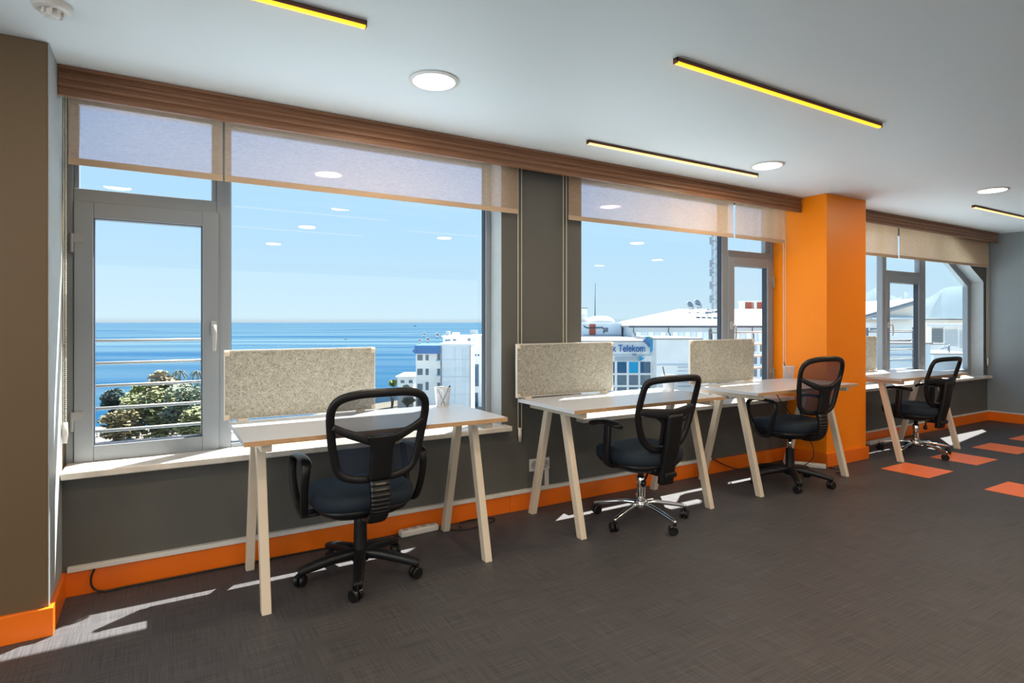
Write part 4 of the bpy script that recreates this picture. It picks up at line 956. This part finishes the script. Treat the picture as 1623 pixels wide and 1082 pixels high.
# lattice mast
D2 = 98; t = thing('lattice_mast', 'tall lattice telecom mast beside the mullion', 'mast', loc_px(1132.5, D2, 0), CAMROT)
zz0 = zpx(492, D2); zz1 = zpx(335, D2); a = .33; b = MB()
for sx_ in (-1, 1):
    for sy_ in (-1, 1): b.cyl((sx_*a, sy_*a, zz0), (sx_*a, sy_*a, zz1), .06, n=5)
n = 22
for k in range(n):
    za = zz0+(zz1-zz0)*k/n; zb_ = zz0+(zz1-zz0)*(k+1)/n; s_ = 1 if k % 2 else -1
    b.cyl((-a*s_, -a, za), (a*s_, -a, zb_), .035, n=4); b.cyl((-a*s_, a, za), (a*s_, a, zb_), .035, n=4); b.cyl((-a, -a*s_, za), (-a, a*s_, zb_), .035, n=4); b.cyl((-a, -a, za), (a, -a, za), .03, n=4)
b.build('lattice', X_metal, t)
for v_, s_ in ((382, -1), (418, -1), (432, -1), (452, -1), (474, -1), (383, 1), (395, 1)):
    MB().box(s_*.75-.14, s_*.75+.14, -.4, -.15, zpx(v_+6, D2), zpx(v_-6, D2)).build('antenna_panel', X_metal, t); MB().box(min(0, s_*.75), max(0, s_*.75), -.3, -.24, zpx(v_, D2)-.04, zpx(v_, D2)+.04).build('antenna_arm', X_dark, t)

# ---- far window
D = 55
t, w_, h_ = bld('white building with a steep lean-to roof beyond the far window', 1340, 1450, 505, D, 7, X_white, 'neighbour_house')
P0 = px2(D, 1335, 511, 1395); P1 = px2(D, 1449, 478, 1395)
MB().prism([P0, P1, (P1[0], P1[1]+.28), (P0[0], P0[1]+.28)], 'y', -1, 8).build('sloping_roof', X_roof, t)
MB().prism([(P0[0], P0[1]-.12), (P1[0]+.02, P1[1]-.12), (P1[0]+.02, P1[1]+.1), (P0[0], P0[1]+.1)], 'y', -1.08, -1).build('gutter', X_metal, t)
MB().prism([(P0[0], px2(D, 0, 506, 0)[1]), (px2(D, 1443, 0, 1395)[0], px2(D, 0, 506, 0)[1]), (px2(D, 1443, 0, 1395)[0], P1[1]-.2), (P0[0], P0[1]-.1)], 'y', -.5, 6).build('gable_wall', X_cream, t)
wins(t, D, 1395, [(1378, 520, 1390, 532)])
slab(t, D, 1395, 1372, 503, 1450, 506, -1, 1, X_white2, 'eave')
t, w_, h_ = bld('low white block with a row of roof tiles below the far sash', 1360, 1452, 527, 47.5, 5, X_white, 'low_block'); roofslab(t, w_, h_, 5, X_roof, .1, .1)
t, w_, h_ = bld('flat white terrace block lower in the far sash', 1380, 1475, 545, 40, 5, X_white2, 'low_block'); roofslab(t, w_, h_, 6, X_roof, .1, .1)
uc = (1380+1475)/2
for k in range(7): slab(t, 40, uc, 1408+k*6.5, 538, 1412.5+k*6.5, 541.5, .5, 1.2, X_dark, 'roof_vent')
for v_ in (551, 563, 572): slab(t, 40, uc, 1400, v_-.5, 1460, v_+.5, -.08, 0, X_grey, 'wall_band')
t, w_, h_ = bld('white building with a louvred upper floor beyond the cut corner window', 1472, 1560, 518, 60, 10, X_white, 'louvred_building'); uc = 1516
roofslab(t, w_, h_, 10, X_white, .6, .35)
for k in range(9): slab(t, 60, uc, 1475, 521+k*2.6, 1493, 522+k*2.6, -.12, 0, X_dark, 'louvre'); slab(t, 60, uc, 1496, 523+k*3.0, 1516, 523.7+k*3.0, -.12, 0, X_grey, 'louvre'); slab(t, 60, uc, 1519, 524+k*3.3, 1540, 525+k*3.3, -.12, 0, X_grey, 'louvre')
for u in (1474, 1494.5, 1517.5, 1541): slab(t, 60, uc, u-.7, 518, u+.7, 560, -.2, 0, X_white, 'pilaster')
t, w_, h_ = bld('blank white block in front of the louvred building', 1462, 1502, 546, 48, 5, X_white, 'white_block'); roofslab(t, w_, h_, 5, X_roof, .05, .1)
t, w_, h_ = bld('white block with a rooftop pipe at the lower right pane', 1480, 1560, 562, 42, 6, X_white2, 'white_block'); roofslab(t, w_, h_, 6, X_roof, .1, .1)
pp = MB(); D3 = 42; z_ = zpx(553, D3); xo = lambda u: (u-1520)/FOC*D3
t = thing('rooftop_pipe', 'grey rooftop pipe with an elbow above the chair back', 'pipe', loc_px(1520, D3, 0), CAMROT)
pp.sweep([(xo(1508), 1, z_), (xo(1519), 1, zpx(551, D3)), (xo(1519.5), 1, zpx(556, D3))], .12, .12, n=6, up=(0, 1, 0)); pp.sweep([(xo(1514), 1, zpx(549, D3)), (xo(1521), 1, zpx(547, D3)), (xo(1521), 1, zpx(563, D3))], .10, .10, n=6, up=(0, 1, 0)); pp.build('pipe_run', X_metal, t)
rr = random.Random(5)
for k in range(14):
    u = 1440+k*8.5; 
    t, w_, h_ = bld('small '+['pale blue', 'white', 'cream'][k % 3]+' town block in the haze below the mountains', u, u+rr.uniform(5, 9), rr.uniform(503, 509), 650+32*k, 18, [X_white2, X_white, X_cream][k % 3], 'town_block', group='distant town blocks')
t, w_, h_ = bld('pale warehouse with a dark roof line in the haze', 1502, 1545, 507, 260, 15, X_cream, 'warehouse'); slab(t, 260, 1522.5, 1503, 505, 1545, 506.5, -1, 15, X_dark, 'roof_edge')
